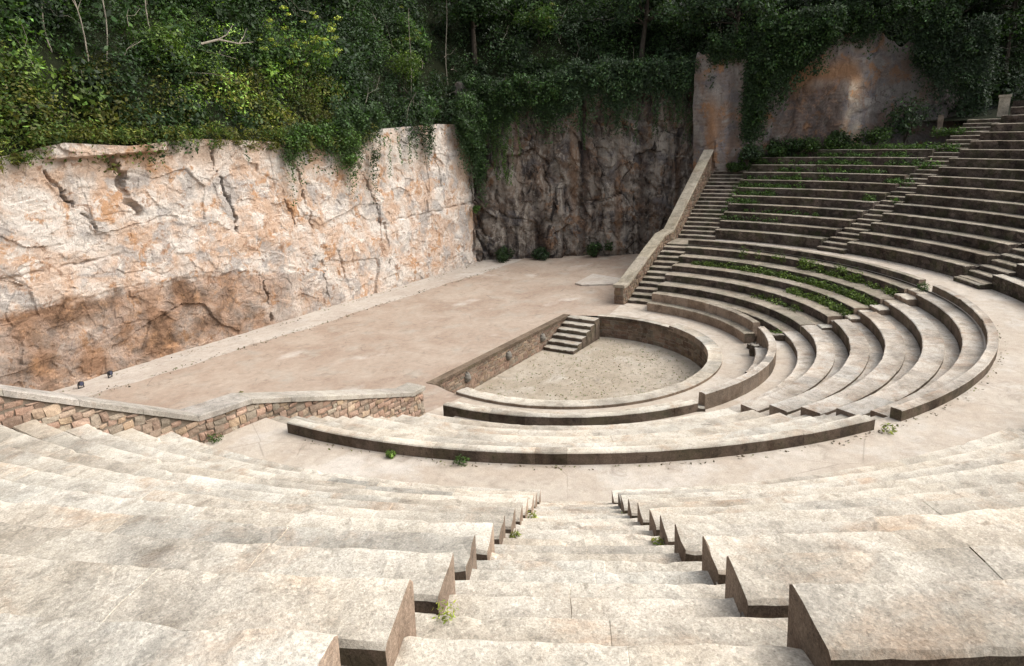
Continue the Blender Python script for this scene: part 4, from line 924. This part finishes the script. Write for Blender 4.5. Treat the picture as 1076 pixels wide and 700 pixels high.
# broken stones by the right ring bench
def stone(label, p, size, rot):
    V, F = box(-.5, .5, -.5, .5, -.5, .5); import bmesh
    bm = bmesh.new(); vv = [bm.verts.new(v) for v in V]; [bm.faces.new([vv[i] for i in f]) for f in F]
    bmesh.ops.subdivide_edges(bm, edges=bm.edges[:], cuts=4, use_grid_fill=True)
    P = np.array([v.co[:] for v in bm.verts]); FF = [[v.index for v in f.verts] for f in bm.faces]; bm.verts.index_update(); FF = [[v.index for v in f.verts] for f in bm.faces]; bm.free()
    P *= 1 - .12 * (np.abs(P) ** 4).sum(1)[:, None] * 4; P = P * np.asarray(size); P += np.stack([noise(P * 5 + 3 * k + p[0]) for k in range(3)], 1) * .07 * min(size) * 3
    c, s_ = math.cos(rot), math.sin(rot); P = np.stack([P[:, 0] * c - P[:, 1] * s_, P[:, 0] * s_ + P[:, 1] * c, P[:, 2] + size[2] * .42], 1) + np.asarray(p)
    o_ = mk('broken_stone', P, FF, [M['tread'], M['riser']], org=p, topmat=True, tint=np.full((len(P), 3), .62)); tag(o_, label, 'stone', 'broken stones by the ring bench')
for lab, r_, a, sz, ro in (('long broken stone at the near end of the missing seat', 7.45, 261, (.75, .3, .22), 1.0), ('squat broken stone next to the long one', 7.25, 256.5, (.45, .32, .25), .4), ('dark slab propped on the broken ring bench', 7.62, 264.6, (.6, .28, .3), 1.1),
                         ('rounded broken stub at the left end of the broken ring bench', 7.9, 239.2, (.35, .4, .42), .4), ('upright broken stone at the far end of the missing seat', 7.35, 291.5, (.3, .35, .5), .2), ('flat broken stone between the two ring benches', 7.5, 297, (.7, .3, .22), .9), ('small lone dark stone on the ring path', 7.05, 248.5, (.24, .16, .12), .3), ('broken slab piece lying in the gap of the right bench ends', 23.95, 210.5, (.3, .22, .07), .3), ('broken slab behind the gap of the ring benches', 8.5, 300.5, (.8, .35, .25), 1.9)):
    stone(lab, pol(r_, a, 0.0 if r_ < 8 else (.28 if r_ < 20 else 6.37)), sz, ro)
V = [(x, y, z) for z in (0, .09) for x, y in ((11.0, 4.9), (11.3, 5.5), (14.1, 5.7), (13.5, 3.4), (12.2, 2.95))]
tag(mk('concrete_slab', V, [(4, 3, 2, 1, 0), (5, 6, 7, 8, 9)] + [(k, (k + 1) % 5, 5 + (k + 1) % 5, 5 + k) for k in range(5)], M['path'], org=(12.3, 4.5, 0)), 'flat pale concrete slab lying on the stage near the far parapet', 'slab', kind='thing')
# stone posts at the top of the seating
def post(label, p, w_, h_, mat, cap=True):
    e = empty('stone_post', p); tag(e, label, 'post', 'stone posts at the top of the seating')
    P = np.array(p)
    def bx(name, hw, z0, z1):
        V = []; n = 6
        for k in range(n + 1):
            z = z0 + (z1 - z0) * k / n
            for sx, sy_ in ((-1, -1), (1, -1), (1, 1), (-1, 1)): V.append((sx * hw, sy_ * hw, z))
        V = np.array(V); V += np.stack([noise(V * 3 + 5 * a + p[0]) for a in range(3)], 1) * .02; V = V + P
        F = [(k * 4 + a, k * 4 + (a + 1) % 4, k * 4 + 4 + (a + 1) % 4, k * 4 + 4 + a) for k in range(n) for a in range(4)] + [(3, 2, 1, 0), tuple(n * 4 + a for a in range(4))]
        mk(name, V, F, mat, parent=e, org=p)
    bx('shaft', w_ / 2, -.2, h_ - .13 if cap else h_)
    if cap: bx('cap', w_ / 2 + .05, h_ - .13, h_)
post('squat pale stone post at the top right of the seating', pol(29.0, 330.2, 8.75), .5, .95, M['coping_far'])
post('slim grey stone post beside the head of the diagonal stairway', pol(28.6, 336.4, 7.9), .28, .85, M['rubble_dark'], False)
V, F, T = sweep([(29.1, 8.2), (29.1, 9.35), (29.5, 9.35), (29.5, 8.2)], 306, 329.4, .4, 1.2, .02, seed=77)
tag(mk('rubble_wall', V, F, [M['coping_far'], M['riser_far_shaded']], org=pol(29.3, 318, 8.2), tint=T, topmat=True), 'low dark wall behind the highest bench row at right', 'wall')
# floodlights at the cliff foot
def flood(label, p, rot):
    e = empty('floodlight', p); tag(e, label, 'floodlight', 'floodlights at the cliff foot'); P = np.array(p)
    c, s_ = math.cos(rot), math.sin(rot)
    def add(name, V, F, mat):
        V = np.array(V) * .62; V = np.stack([V[:, 0] * c - V[:, 1] * s_, V[:, 0] * s_ + V[:, 1] * c, V[:, 2]], 1) + P; mk(name, V, F, mat, parent=e, org=p)
    V = []; n = 14
    for y, r_ in ((-.13, .15), (.02, .15), (.12, .09), (.16, .05)):
        for k in range(n): V.append((r_ * math.cos(2 * math.pi * k / n), y, .30 + r_ * math.sin(2 * math.pi * k / n)))
    F = [(i * n + k, (i + 1) * n + k, (i + 1) * n + (k + 1) % n, i * n + (k + 1) % n) for i in range(3) for k in range(n)] + [tuple(3 * n + k for k in range(n))[::-1]]
    add('housing', V, F, M['metal'])
    V = [(.135 * math.cos(2 * math.pi * k / n), -.11, .30 + .135 * math.sin(2 * math.pi * k / n)) for k in range(n)]; add('lens', V, [tuple(range(n))], M['glass'])
    A = Acc(); A.add(*box(-.19, -.16, -.03, .03, .02, .32)); A.add(*box(.16, .19, -.03, .03, .02, .32)); A.add(*box(-.19, .19, -.05, .05, 0, .02)); A.add(*box(-.03, .03, -.03, .03, -.02, 0))
    V, F, _ = A.arr(); add('bracket', V, F, M['metal'])
flood('black round floodlight left of its pair at the cliff foot', (-12.1, 14.55, 0), .2)
flood('black round floodlight right of its pair at the cliff foot', (-10.9, 14.75, 0), .5)
